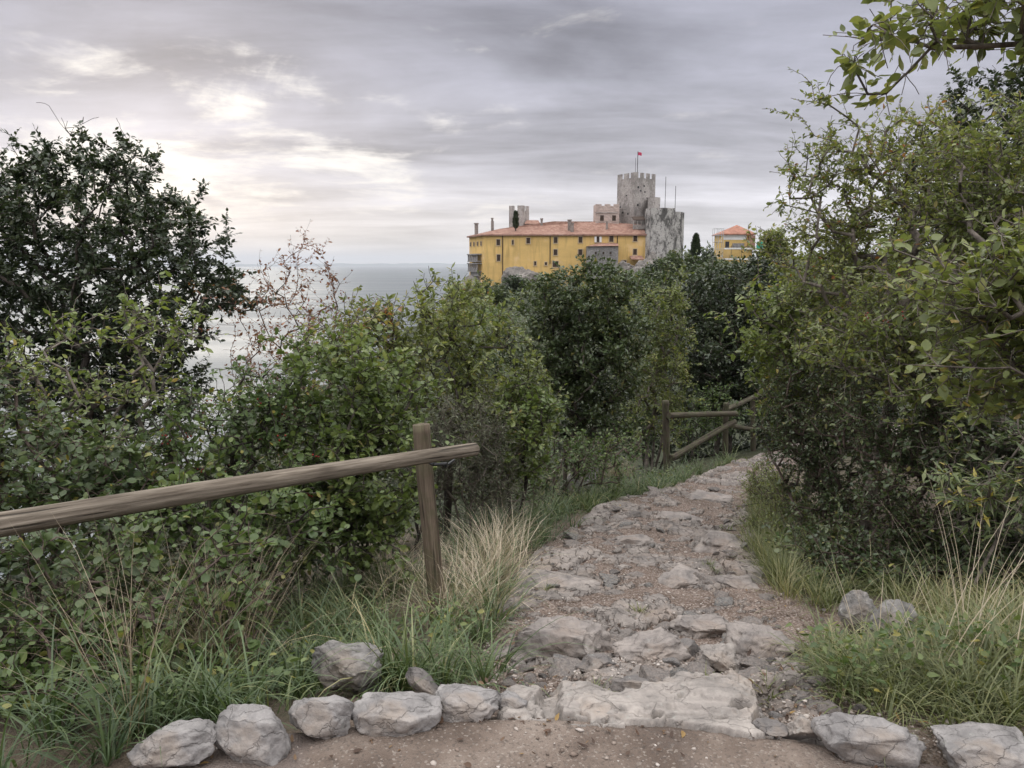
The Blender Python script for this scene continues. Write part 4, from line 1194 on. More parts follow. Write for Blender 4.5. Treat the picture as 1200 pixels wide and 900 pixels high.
def plant(name, label, cat, base, blobs, ntips, leaf, size, dens, mat, bark='bark_grey', stems=1, trunk_r=None, twig=(3, .22), droop=.06, tip_r=.0022,
          seed=0, group=None, thin=.009, shell=.55, parts=('trunk', 'crown'), berries=0, up=.45, wob=.18, leafvar=None, ray=1.0, lean=None, min_r=0.0, floor=True, trunkpts=None, seg=.12, full=True, shoots=1.0):
    rg = np.random.default_rng(1000 + seed)
    if full: ntips = int(ntips * 1.22); dens = dens * 1.12
    bx, by = base[:2]; bz = base[2] if len(base) > 2 else ground1(bx, by)
    tips = blob_points(blobs, ntips, rg, shell)
    ko = rg.random(len(tips)) < .12; cb = tips.mean(0)
    cs0 = tips[ko] - cb; tips[ko] = tips[ko] + unit(cs0 + np.array([0, 0, .5]) * np.linalg.norm(cs0, axis=1, keepdims=True)) * rg.uniform(.05, .32, (ko.sum(), 1)) * shoots
    if floor:
        gz = ground(tips[:, 0], tips[:, 1]); tips[:, 2] = np.maximum(tips[:, 2], gz + .10)
    cen = tips.mean(0); lowz = np.percentile(tips[:, 2], 6)
    roots = []
    if trunkpts is not None:
        roots.append([np.array(q, float) for q in trunkpts])
    else:
        for s_ in range(stems):
            jit = rg.normal(0, .10, 3) * (stems > 1); jit[2] = 0
            b0 = np.array([bx, by, bz - .08]) + jit
            tgt = cen + rg.normal(0, .35, 3) * (stems > 1) * np.array([1, 1, 0]); tgt[2] = max(bz + .15, bz + (lowz - bz) * .8 + rg.uniform(0, .2))
            hgt = max(tgt[2] - b0[2], .15)
            tgt[:2] = b0[:2] + (tgt[:2] - b0[:2]) * up
            m_ = max(3, int(hgt / .12)); ch = []
            for i in range(m_ + 1):
                t = i / m_; ch.append(b0 + (tgt - b0) * t + np.array([math.sin(t * 3 + s_), math.cos(t * 4 + s_ * 2), 0]) * .04 * hgt * t)
            roots.append(ch)
    pos, par, ends = grow(roots, tips, rg, seg=seg, wob=wob)
    pos, par = twigs(pos, par, ends, rg, twig[0], twig[1], 3, droop)
    r_ = radii(pos, par, tip_r, rmax=trunk_r)
    o_ = thing(name, label, cat, (bx, by, bz), group)
    bm_ = tubes(parts[0], pos - np.array([bx, by, bz]), par, r_, min_r)
    link(parts[0], bm_, M[bark], o_)
    # leaves along thin shoots
    e = np.where((par >= 0) & (r_ < thin))[0]
    ln = np.linalg.norm(pos[e] - pos[par[e]], axis=1)
    cnt = rg.poisson(ln * dens)
    src = np.repeat(e, cnt); n_ = len(src)
    if n_:
        t = rg.random(n_)[:, None]
        P = pos[par[src]] * (1 - t) + pos[src] * t
        d_ = unit(pos[src] - pos[par[src]])
        en = unit(np.array([0, 0, 1.0]) + rg.normal(0, .45, (len(pos), 3)))[src]          # each twig keeps its own spray plane
        sd_ = unit(np.cross(en, d_)) * np.where(rg.random(n_) < .5, -1, 1)[:, None]
        D = unit(d_ * .50 + sd_ * .80 * ray + rg.normal(0, .28, (n_, 3)) + np.array([0, 0, -.18]) * (1 if droop >= 0 else 0))
        Nn = unit(en + rg.normal(0, .45, (n_, 3)) + np.array([0, 0, .35]))
        sz = size * np.clip(rg.lognormal(-.15, .28, n_), .4, 1.3)
        P = P + D * (sz * .12)[:, None]
        var = np.clip(rg.beta(2.2, 2.2, n_) * .75 + np.clip(fbm(P * 2.6, 2, seed) * .35, -.2, .25) + (rg.random(n_) < .045) * .5 + .05, 0, 1)
        if leafvar: var = np.clip(var + leafvar, 0, 1)
        link(parts[1], leaves_mesh(parts[1], P - np.array([bx, by, bz]), D, Nn, sz, leaf, var, rg), M[mat], o_)
    if berries:
        thin_e = e[rg.integers(0, len(e), berries)]
        bv, bf, off = [], [], 0
        bm0 = bmesh.new(); bmesh.ops.create_icosphere(bm0, subdivisions=1, radius=1); sv = np.array([q.co[:] for q in bm0.verts]); sf = np.array([[l.index for l in q.verts] for q in bm0.faces]); bm0.free()
        cl = pos[thin_e][:, None, :] + rg.normal(0, .018, (berries, 4, 3)); cl = cl.reshape(-1, 3)
        VV = cl[:, None, :] + sv[None] * rg.uniform(.005, .0075, (len(cl), 1, 1))
        FF = (sf[None] + (np.arange(len(cl)) * len(sv))[:, None, None]).reshape(-1, 3)
        link('berries', new_mesh('berries', VV.reshape(-1, 3) - np.array([bx, by, bz]), tris=FF, smooth=True), M['berry'], o_)['kind'] = 'stuff'
    return o_


def bpt(px, Y): return (pix(px, 400, Y)[0], Y)


SH = ('stems', 'foliage')
TR = ('trunk', 'crown')
# ---- left side
plant('holm_oak', 'big dark dense evergreen tree against the bright sky at the left', 'tree', bpt(105, 9.6),
      [(95, 275, 9.6, 115, 105, 1.1), (10, 330, 9.6, 110, 130, 1.2), (175, 330, 9.4, 90, 95, 1.0), (245, 345, 9.4, 48, 36, .5), (275, 352, 9.4, 26, 18, .3), (50, 420, 9.8, 130, 70, 1.2), (140, 420, 9.6, 90, 55, .9),
       (205, 250, 9.5, 34, 24, .4), (225, 270, 9.5, 22, 30, .4), (110, 185, 9.6, 60, 30, .6), (70, 200, 9.6, 40, 34, .5), (-70, 300, 9.7, 90, 130, 1.2), (165, 195, 9.6, 26, 24, .4), (40, 215, 9.6, 40, 40, .5), (170, 455, 9.6, 80, 50, .7), (60, 490, 9.6, 120, 40, .8)],
      1250, 'ovate', .062, 62, 'holm', 'bark_dark', 1, .10, (4, .20), .0, seed=1, thin=.008, shell=.62)
plant('bare_twigs', 'dead bare twigs sticking out above the big dark evergreen tree', 'twigs', bpt(120, 9.75),
      [(105, 130, 9.75, 8, 22, .1), (88, 150, 9.75, 14, 20, .1), (130, 140, 9.75, 8, 18, .1), (165, 185, 9.7, 22, 14, .1)], 14, 'far', .03, 2, 'holm', 'bark_dark', 1, .012, (1, .12), 0, seed=2, full=False, parts=('twig', 'leaf_tips'), tip_r=.003)
plant('dogwood_shrub', 'light yellow-green shrub with loose leafy shoots in front of the dark evergreen', 'shrub', bpt(110, 5.2),
      [(110, 425, 5.1, 110, 55, .4), (180, 395, 5.1, 55, 45, .3), (60, 470, 5.1, 90, 60, .4), (140, 480, 5.1, 100, 50, .4), (215, 360, 5.1, 25, 20, .2), (150, 355, 5.1, 20, 30, .2)],
      105, 'ovate_fine', .046, 22, 'light', 'bark_grey', 5, .016, (3, .20), .10, seed=3, parts=SH, thin=.007)
plant('sumac_shrub', 'thin half bare shrub with rusty red leaves standing against the sea', 'shrub', bpt(335, 8.6),
      [(350, 325, 8.6, 48, 48, .4), (320, 390, 8.6, 60, 70, .5), (375, 345, 8.6, 28, 40, .3), (290, 410, 8.6, 40, 60, .4), (345, 430, 8.6, 60, 50, .4)],
      120, 'ovate', .040, 24, 'rust', 'bark_red', 6, .012, (4, .24), -.03, seed=4, full=False, parts=SH, thin=.0045, tip_r=.0013, wob=.10)
plant('hawthorn_shrub', 'shrub with small clusters of red berries behind the handrail', 'shrub', bpt(265, 5.2),
      [(255, 500, 5.0, 85, 48, .4), (305, 470, 5.0, 50, 36, .3), (215, 545, 5.0, 80, 45, .4), (330, 530, 5.0, 60, 55, .4)],
      190, 'lobed', .046, 34, 'mid', 'bark_dark', 4, .02, (3, .17), .05, seed=5, parts=SH, thin=.007, berries=38)
plant('smoke_bush', 'round-leaved shrub filling the space above the left end of the handrail', 'shrub', bpt(20, 4.6),
      [(30, 545, 4.4, 110, 60, .4), (110, 560, 4.4, 90, 50, .35), (-50, 500, 4.5, 80, 90, .4), (170, 585, 4.4, 70, 40, .3)],
      210, 'round_fine', .042, 38, 'bluegreen', 'bark_red', 5, .018, (3, .18), .10, seed=6, parts=SH, thin=.007)
plant('smoke_bush', 'round-leaved shrub hanging low under the left half of the handrail', 'shrub', bpt(70, 3.45),
      [(60, 690, 3.35, 110, 62, .30), (20, 770, 3.2, 90, 60, .28), (130, 730, 3.3, 80, 60, .28), (-60, 720, 3.3, 60, 110, .3), (90, 640, 3.5, 90, 35, .25)],
      170, 'round_fine', .042, 34, 'bluegreen', 'bark_red', 5, .014, (3, .16), .12, seed=7, parts=SH, thin=.007, leafvar=-.08)
plant('smoke_bush', 'green shrub behind the middle of the handrail with thin dark stems', 'shrub', bpt(215, 3.95),
      [(220, 640, 3.9, 80, 60, .30), (180, 710, 3.75, 60, 60, .28), (290, 640, 4.1, 70, 50, .3), (250, 590, 4.2, 80, 35, .3), (330, 610, 4.3, 55, 40, .3)],
      150, 'round_fine', .040, 38, 'mid', 'bark_dark', 4, .016, (3, .17), .08, seed=8, parts=SH, thin=.007, leafvar=-.05)
plant('bramble', 'low trailing bramble with a few round leaves in the grass left of the kerb stones', 'shrub', bpt(115, 3.0),
      [(120, 780, 3.0, 70, 60, .2), (210, 750, 3.1, 50, 70, .2), (50, 800, 2.95, 60, 60, .2), (255, 700, 3.4, 40, 60, .2), (150, 840, 2.8, 60, 26, .15), (30, 860, 2.75, 70, 40, .2), (-40, 820, 2.9, 60, 70, .2), (90, 880, 2.6, 50, 20, .1)], 230, 'round_fine', .042, 22, 'mid', 'bark_red', 4, .006, (3, .14), .1, seed=9, parts=SH, leafvar=-.05)
plant('dogwood_shrub', 'low leafy shrub creeping down to the leftmost kerb stones', 'shrub', bpt(200, 3.05),
      [(215, 780, 3.05, 60, 50, .18), (150, 800, 2.95, 60, 50, .16), (270, 740, 3.3, 50, 50, .2), (290, 800, 3.0, 30, 30, .12), (60, 780, 3.0, 70, 70, .2)], 150, 'ovate_fine', .040, 30, 'mid', 'bark_red', 6, .008, (3, .13), .08, seed=47, parts=SH, thin=.006, leafvar=-.08)
plant('oak_shrub', 'leafy oak shrub with lobed leaves directly behind the near fence rail', 'shrub', bpt(400, 5.4),
      [(400, 450, 5.4, 70, 60, .5), (375, 530, 5.2, 70, 60, .45), (440, 560, 5.2, 60, 55, .4), (360, 610, 5.1, 50, 45, .35), (450, 480, 5.5, 55, 55, .4), (425, 620, 5.1, 40, 40, .3)],
      330, 'lobed', .053, 44, 'oak', 'bark_dark', 4, .03, (3, .19), .03, seed=10, parts=SH, thin=.008, leafvar=-.05)
plant('sumac_shrub', 'shrub patched with red-brown dead leaf clusters left of the yellow castle', 'shrub', bpt(395, 7.0),
      [(385, 400, 6.9, 42, 28, .35), (430, 400, 6.9, 45, 45, .35), (360, 440, 6.9, 40, 40, .3)], 110, 'ovate', .05, 24, 'olive', 'bark_red', 4, .02, (3, .17), .05, seed=11, parts=SH, thin=.007, leafvar=.22, berries=20)
plant('ash_sapling', 'tall open sapling with crooked dark limbs and big leaves below the castle left end', 'tree', bpt(500, 7.3),
      [(518, 345, 7.3, 36, 26, .35), (480, 385, 7.2, 60, 40, .5), (550, 385, 7.3, 48, 38, .45), (500, 440, 7.2, 70, 50, .5), (585, 430, 7.4, 52, 48, .45), (445, 420, 7.1, 40, 50, .4), (560, 480, 7.2, 50, 36, .4), (620, 455, 7.6, 30, 40, .3)],
      300, 'ovate', .055, 32, 'olive', 'bark_dark', 3, .045, (3, .22), .05, seed=12, parts=TR, thin=.008, leafvar=-.12)
plant('oak_shrub', 'small bright green oak bush right above the end of the near rail', 'shrub', bpt(602, 7.2),
      [(605, 500, 7.0, 42, 42, .4), (585, 530, 7.0, 36, 30, .3), (625, 480, 7.1, 26, 34, .3), (610, 545, 7.0, 36, 22, .3)], 130, 'lobed', .055, 42, 'oak', 'bark_dark', 3, .02, (3, .17), .03, seed=13, parts=SH, thin=.008, leafvar=.08)
plant('broom_bush', 'wispy grey-green broom bush behind the near fence post', 'shrub', bpt(545, 6.6),
      [(545, 520, 6.6, 46, 50, .35), (500, 545, 6.6, 36, 40, .3), (575, 560, 6.6, 30, 40, .3)], 260, 'narrow', .035, 34, 'broom', 'bark_grey', 8, .01, (5, .24), -.05, seed=14, parts=SH, thin=.006, tip_r=.0012)
plant('privet_tree', 'dense rounded dark green tree in the centre below the castle', 'tree', bpt(672, 10.8),
      [(685, 350, 10.8, 58, 42, .8), (665, 395, 10.7, 55, 50, .8), (700, 420, 10.7, 58, 60, .8), (668, 470, 10.6, 46, 45, .6), (720, 370, 10.9, 36, 40, .6), (640, 365, 10.8, 26, 30, .4), (700, 490, 10.6, 40, 40, .5)],
      620, 'far', .060, 70, 'dark', 'bark_dark', 2, .07, (4, .18), -.02, seed=15, parts=TR, thin=.008, leafvar=.05)
plant('hornbeam_tree', 'slender yellow-green tree between the two dark trees', 'tree', bpt(765, 13.7),
      [(770, 370, 13.7, 36, 34, .5), (752, 420, 13.6, 34, 40, .5), (785, 430, 13.7, 32, 46, .5), (765, 480, 13.6, 40, 30, .5), (790, 350, 13.8, 22, 16, .3)],
      260, 'far', .062, 44, 'olive', 'bark_grey', 3, .04, (4, .20), .02, seed=16, parts=TR, thin=.008, leafvar=-.10)
plant('holm_oak', 'dark evergreen tree standing over the far fence corner', 'tree', bpt(850, 16.4),
      [(850, 350, 16.4, 50, 42, 1.0), (830, 405, 16.2, 44, 60, 1.0), (885, 360, 16.4, 36, 50, .8), (880, 420, 16.3, 46, 56, .9), (815, 450, 16.2, 30, 40, .6), (860, 470, 16.6, 50, 30, .7), (895, 320, 16.5, 22, 26, .5)],
      620, 'far', .085, 44, 'holm', 'bark_dark', 2, .10, (4, .26), -.02, seed=17, parts=TR, thin=.012, tip_r=.003)
plant('evergreen_tree', 'grey-green tree top showing between the castle bastion and the orange-roofed house', 'tree', bpt(815, 24),
      [(815, 322, 24, 38, 22, 1.0), (790, 345, 24, 36, 26, 1.0), (845, 335, 24, 34, 26, 1.0), (770, 370, 24, 30, 30, 1), (820, 400, 24, 60, 60, 1.2)], 340, 'far', .12, 30, 'dark', 'bark_dark', 2, .09, (4, .36), -.02, seed=18, parts=TR, thin=.016, tip_r=.004, leafvar=.05)
plant('scrub', 'thin undergrowth of bare stems and small leaves at the foot of the centre tree', 'shrub', bpt(650, 8.6),
      [(650, 530, 8.6, 50, 30, .4), (710, 535, 9.0, 50, 30, .4), (600, 575, 7.8, 40, 20, .3)], 150, 'far', .05, 26, 'mid', 'bark_red', 8, .012, (3, .2), 0, seed=19, parts=SH, thin=.006, leafvar=-.1)
plant('scrub', 'undergrowth behind the far fence with thin upright stems', 'shrub', bpt(815, 14.2),
      [(815, 500, 14.6, 40, 22, .4), (745, 510, 13.6, 22, 30, .3), (840, 480, 14.5, 30, 26, .4)], 130, 'far', .06, 30, 'mid', 'bark_dark', 6, .012, (3, .22), 0, seed=20, parts=SH, thin=.007, leafvar=-.08)

plant('thicket', 'dark tangled thicket far under the left end of the handrail', 'shrub', bpt(40, 6.4),
      [(40, 560, 6.4, 130, 60, .5), (-40, 640, 5.6, 120, 90, .5), (60, 670, 5.4, 120, 70, .5), (10, 780, 4.4, 130, 60, .4), (130, 750, 4.4, 70, 70, .4)], 460, 'ovate', .05, 30, 'dark', 'bark_dark', 8, .016, (3, .2), .03, seed=41, parts=SH, thin=.007)
plant('thicket', 'dark tangled thicket behind the middle of the handrail', 'shrub', bpt(230, 6.2),
      [(200, 570, 6.2, 100, 70, .5), (300, 600, 6.2, 80, 70, .5), (230, 680, 5.2, 110, 60, .5), (330, 670, 5.4, 60, 50, .4), (180, 730, 4.6, 70, 40, .3), (270, 740, 4.5, 60, 40, .3)], 460, 'ovate', .05, 30, 'dark', 'bark_dark', 8, .016, (3, .2), .03, seed=42, parts=SH, thin=.007, leafvar=.05)
plant('thicket', 'shaded thicket behind the oak shrub and the near fence post', 'shrub', bpt(490, 8.6),
      [(430, 540, 8.6, 70, 60, .5), (520, 540, 8.8, 70, 50, .5), (600, 560, 9.0, 60, 36, .5), (470, 600, 7.6, 60, 36, .4), (560, 590, 8, 50, 26, .4)], 420, 'ovate', .05, 26, 'dark', 'bark_dark', 9, .016, (3, .22), .02, seed=43, parts=SH, thin=.007)
plant('thicket', 'dark evergreen undergrowth beyond the far fence', 'shrub', bpt(770, 18),
      [(770, 500, 18, 70, 40, .8), (700, 500, 15, 70, 50, .8), (850, 520, 17.6, 60, 26, .7), (760, 440, 19, 90, 60, 1.0)], 480, 'far', .09, 30, 'holm', 'bark_dark', 8, .03, (4, .3), .0, seed=44, parts=SH, thin=.010, tip_r=.003)
# ---- right side
plant('thicket', 'ivy-like ground cover in deep shade at the foot of the right bank shrubs', 'shrub', bpt(1080, 5.0),
      [(1000, 665, 5.1, 46, 30, .3), (1070, 680, 4.9, 60, 26, .3), (1140, 690, 4.6, 60, 26, .3), (1200, 700, 4.5, 50, 34, .3), (960, 650, 5.6, 36, 30, .3)], 330, 'round', .034, 40, 'dark', 'bark_red', 9, .008, (3, .13), .08, seed=45, parts=SH, thin=.006, leafvar=-.05)
plant('hornbeam_tree', 'olive tree with fine twigs in front of the dark oak above the path bend', 'tree', bpt(970, 7.6),
      [(960, 370, 7.6, 60, 60, .6), (948, 335, 7.6, 32, 36, .4), (1010, 310, 7.6, 60, 60, .6), (1070, 340, 7.5, 60, 60, .6), (950, 430, 7.5, 50, 40, .5), (1030, 430, 7.3, 60, 40, .5)], 330, 'ovate', .043, 44, 'olive', 'bark_grey', 2, .05, (3, .2), .03, seed=46, parts=TR, thin=.008, leafvar=-.05)
plant('hornbeam_tree', 'tall open tree with crooked branches and yellowing leaves rising over the right bank', 'tree', bpt(1000, 6.3),
      [(985, 240, 6.6, 66, 50, .5), (955, 300, 6.6, 50, 50, .5), (1040, 210, 6.6, 56, 46, .5), (1055, 290, 6.5, 80, 60, .6), (960, 185, 6.6, 34, 30, .3), (965, 110, 6.6, 16, 14, .15), (1000, 350, 6.5, 80, 45, .6), (1080, 180, 6.6, 40, 50, .4), (1010, 165, 6.6, 30, 20, .3), (905, 240, 6.6, 18, 10, .2), (1120, 350, 6.3, 60, 60, .5), (1085, 165, 6.7, 45, 35, .5), (1130, 215, 6.6, 60, 55, .5)],
      560, 'ovate', .040, 42, 'olive', 'bark_grey', 1, .05, (3, .20), .03, seed=21, parts=TR, thin=.008, wob=.24,
      trunkpts=[pix(1012, 640, 5.9), pix(1020, 575, 5.9), pix(1030, 525, 5.95), pix(1045, 470, 6.0), pix(1058, 440, 6.05), pix(1052, 400, 6.1), pix(1035, 350, 6.2)])
plant('holm_oak', 'dark evergreen tree behind the yellowing trees at the upper right', 'tree', bpt(1180, 9.4),
      [(1170, 130, 9.4, 46, 46, .8), (1185, 230, 9.4, 80, 80, 1.0), (1115, 215, 9.4, 46, 50, .7), (1240, 190, 9.4, 70, 110, 1.0), (1100, 300, 9.4, 60, 70, .8), (1190, 330, 9.4, 80, 60, .9)],
      620, 'ovate', .060, 56, 'holm', 'bark_dark', 1, .12, (4, .24), 0, seed=22, parts=TR, thin=.009, leafvar=.08)
plant('hornbeam_tree', 'bushy olive green tree with red-brown leaf patches filling the right edge', 'tree', bpt(1160, 5.4),
      [(1090, 370, 5.4, 80, 55, .5), (1010, 400, 5.6, 60, 45, .5), (1170, 280, 5.3, 60, 60, .5), (1180, 380, 5.3, 60, 60, .5), (1110, 440, 5.3, 80, 40, .5), (1120, 250, 5.5, 50, 50, .4), (1200, 200, 5.4, 40, 60, .4), (1150, 190, 5.5, 50, 50, .4),],
      540, 'ovate', .040, 46, 'olive', 'bark_grey', 2, .05, (3, .19), .05, seed=23, parts=TR, thin=.008, berries=16, leafvar=-.08)
plant('privet_shrub', 'dark small-leaved shrub overhanging the right edge of the path', 'shrub', bpt(985, 6.6),
      [(960, 470, 6.7, 55, 55, .5), (940, 530, 6.7, 36, 50, .4), (1000, 560, 6.4, 55, 60, .5), (970, 610, 6.2, 50, 45, .4), (920, 500, 6.9, 24, 36, .3)],
      420, 'far', .034, 60, 'dark', 'bark_red', 6, .02, (4, .16), .04, seed=24, parts=SH, thin=.006, leafvar=.06)
plant('privet_shrub', 'deep green thicket around the leaning trunk on the right bank', 'shrub', bpt(1075, 5.4),
      [(1060, 500, 5.5, 80, 60, .4), (1080, 580, 5.3, 80, 60, .4), (1045, 640, 5.2, 60, 45, .35), (1100, 650, 5.1, 50, 40, .3), (1110, 520, 5.4, 60, 60, .4)],
      460, 'ovate', .034, 48, 'dark', 'bark_red', 6, .02, (4, .15), .04, seed=25, parts=SH, thin=.006, leafvar=.08)
plant('privet_shrub', 'shadowy thicket with pale bare twigs at the right edge above the dry grass', 'shrub', bpt(1190, 4.9),
      [(1170, 520, 4.9, 70, 60, .4), (1190, 600, 4.8, 70, 60, .4), (1150, 660, 4.8, 60, 36, .3), (1230, 560, 4.8, 60, 110, .4)],
      330, 'ovate', .038, 34, 'dark', 'bark_grey', 6, .02, (4, .18), .03, seed=26, parts=SH, thin=.006)
plant('hornbeam_shrub', 'light green drooping sprays reaching out over the far path', 'shrub', bpt(965, 7.4),
      [(910, 358, 7.4, 28, 20, .3), (896, 400, 7.4, 30, 20, .3), (930, 430, 7.3, 40, 36, .4), (945, 380, 7.4, 50, 40, .4), (915, 470, 7.3, 26, 18, .2), (880, 405, 7.4, 18, 10, .15)],
      170, 'ovate', .062, 26, 'light', 'bark_grey', 3, .03, (3, .22), .12, seed=27, parts=SH, thin=.007)
plant('maple_tree', 'leafy branches with large yellow-green leaves hanging in from the right edge', 'tree', (2.75, 2.9),
      [(1165, 310, 3.1, 52, 34, .3), (1130, 350, 3.1, 46, 30, .3), (1185, 390, 3.0, 40, 34, .3), (1150, 430, 3.0, 46, 26, .25), (1215, 330, 3.0, 50, 80, .35), (1260, 380, 3.0, 70, 110, .4), (1180, 460, 3.0, 40, 20, .2)],
      230, 'ovate_fine', .046, 32, 'olive', 'bark_grey', 1, .035, (3, .16), .06, seed=28, parts=TR, thin=.007, leafvar=-.06)
plant('dogwood_tree', 'overhanging branch with large backlit leaves crossing the top right corner', 'tree', (2.7, 1.5),
      [(1090, 28, 2.35, 66, 26, .18), (1020, 55, 2.35, 30, 24, .14), (1160, 12, 2.3, 60, 24, .2), (1035, 95, 2.35, 26, 20, .1), (1130, -20, 2.3, 90, 30, .2), (1240, 20, 2.2, 60, 50, .25)],
      110, 'ovate_fine', .039, 32, 'olive', 'bark_grey', 1, .009, (3, .11), .12, seed=29, full=False, parts=TR, thin=.006, leafvar=-.16, tip_r=.0013,
      trunkpts=[(2.7, 1.5, -.1), (2.68, 1.5, .8), (2.62, 1.6, 1.6), (2.4, 1.75, 2.2), pix(1290, 60, 2.2), pix(1215, 50, 2.3), pix(1150, 54, 2.33), pix(1090, 56, 2.35)])
plant('elder_seedling', 'pale narrow-leaved sapling in front of the dark thicket at the right', 'shrub', bpt(1165, 4.3),
      [(1135, 560, 4.3, 36, 28, .15), (1170, 590, 4.3, 34, 26, .15), (1195, 540, 4.3, 22, 40, .15)], 34, 'narrow', .075, 30, 'bluegreen', 'bark_grey', 2, .01, (3, .15), .1, seed=30, parts=SH, leafvar=.15)
plant('heath_bush', 'low scrubby bush of reddish twigs where the path bends right', 'shrub', bpt(935, 7.2),
      [(925, 600, 7.2, 34, 36, .35), (945, 650, 6.4, 40, 34, .35), (908, 640, 6.7, 24, 30, .25), (900, 570, 8.4, 24, 26, .3), (960, 690, 5.7, 36, 24, .3)], 330, 'far', .028, 44, 'olive', 'bark_red', 8, .008, (4, .16), -.04, seed=31, parts=SH, thin=.005, leafvar=-.2, tip_r=.0014)
plant('thicket', 'dark thicket beside the right bank outside the row of trees', 'shrub', (4.6, 4.4),
      [(1400, 560, 4.4, 120, 130, .7), (1330, 620, 4.8, 90, 80, .6), (1480, 500, 5.2, 120, 150, .8)], 260, 'ovate', .05, 26, 'dark', 'bark_dark', 7, .02, (3, .22), .03, seed=48, parts=SH, thin=.007)
plant('shade_tree', 'deep shaded thicket closing off the end of the path', 'tree', bpt(935, 17.5),
      [(930, 460, 17.5, 50, 60, .8), (960, 400, 17.2, 60, 80, .8), (905, 500, 18, 30, 30, .5), (985, 480, 16.5, 50, 80, .8)], 420, 'far', .09, 34, 'holm', 'bark_dark', 3, .08, (4, .3), 0, seed=32, parts=TR, thin=.012, tip_r=.003)

# ---- trees below and beside the castle
rg = np.random.default_rng(55)
far_spots = [('dark bush at the foot of the castle left corner', 575, 352, 150, 22, 24, 'dark'), ('dark bush against the pale crag under the castle', 603, 345, 165, 16, 20, 'holm'), ('olive bush left of the castle base', 550, 350, 120, 26, 22, 'olive'),
             ('leafy bush under the right end of the palace', 735, 335, 150, 22, 16, 'mid'), ('dark trees right below the bastion', 775, 325, 160, 26, 18, 'holm'), ('bushes on the slope right of the bastion', 800, 312, 150, 26, 16, 'dark'),
             ('dark tree between bastion and cypress', 825, 312, 140, 22, 14, 'holm'), ('low tree in front of the scaffold', 848, 322, 100, 24, 14, 'dark'), ('pale tree in front of the orange-roofed house', 882, 330, 90, 24, 14, 'mid'),
             ('tree behind the house on the skyline', 906, 292, 130, 16, 22, 'olive'), ('wide dark tree filling the gap under the castle', 640, 350, 120, 40, 26, 'dark'), ('yellowish tree below the crag', 700, 355, 90, 40, 30, 'olive'), ('mid green tree on the slope under the castle left corner', 565, 385, 60, 34, 30, 'mid'), ('dark round tree lower on the slope left of the castle', 595, 400, 45, 40, 34, 'dark'),
             ('olive tree at the cliff top nearest the sea', 530, 385, 50, 26, 26, 'olive'), ('dark scrubby tree below the olive one at the cliff top', 545, 425, 36, 40, 34, 'dark')]
for i, (lab, px, py, Y, rx, ry, mt) in enumerate(far_spots):
    b_ = bpt(px, Y); k = pxm(Y, py)
    gz = min(ground1(*b_), pix(px, py + ry + 4, Y)[2])
    plant('distant_tree', lab, 'tree', (b_[0], b_[1], gz), [(px, py, Y, rx, ry, rx * k * .8), (px + rx * .5, py + 3, Y, rx * .6, ry * .7, rx * k * .6), (px - rx * .5, py + 4, Y, rx * .6, ry * .7, rx * k * .6), (px, py + ry * 1.6, Y, rx * 1.1, ry * 1.1, rx * k * .7)],
          230, 'far', .55 * Y / 130, 9, mt, 'bark_dark', 2, .2, (4, 1.1), -.02, seed=60 + i, full=False, parts=TR, thin=.3, tip_r=.012, floor=False, group='trees around the castle', min_r=.02, seg=.9, leafvar=.1)


def cypress(label, px, ytop, ybot, wpx, Y, seed):
    rg = np.random.default_rng(seed); n_ = 2600
    b_ = pix(px, ybot, Y); t_ = pix(px, ytop, Y); H = t_[2] - b_[2]; Wd = wpx * pxm(Y) / 2
    o_ = thing('cypress', label, 'tree', b_)
    u_ = rg.random(n_); an = rg.uniform(0, 6.28, n_)
    rr = Wd * np.sqrt(np.clip(1 - u_, 0, 1)) * np.clip(.55 + u_ * 3, 0, 1) * rg.random(n_) ** .35 * (1 + .15 * np.sin(an * 3 + u_ * 9))
    P = np.stack([np.cos(an) * rr, np.sin(an) * rr, u_ * H], 1)
    D = unit(np.stack([np.cos(an) * .35, np.sin(an) * .35, np.ones(n_)], 1) + rg.normal(0, .15, (n_, 3)))
    link('crown', leaves_mesh('crown', P, D, unit(np.stack([np.cos(an), np.sin(an), an * 0 + .2], 1) + rg.normal(0, .3, (n_, 3))), rg.uniform(.5, 1.0, n_) * .6 * Y / 130, 'far', rg.random(n_) * .6, rg), M['holm'], o_)
    tb = MB(); tb.bar(b_ - [0, 0, 6], b_ + [0, 0, H * .6], .16); tb.build('trunk', M['bark_dark'], o_)


cypress('slim dark cypress on the skyline between the castle and the house', 815, 276, 300, 11, 140, 71)
cypress('small cypress in front of the far left castle tower', 604.3, 250, 268, 5, 204, 72)


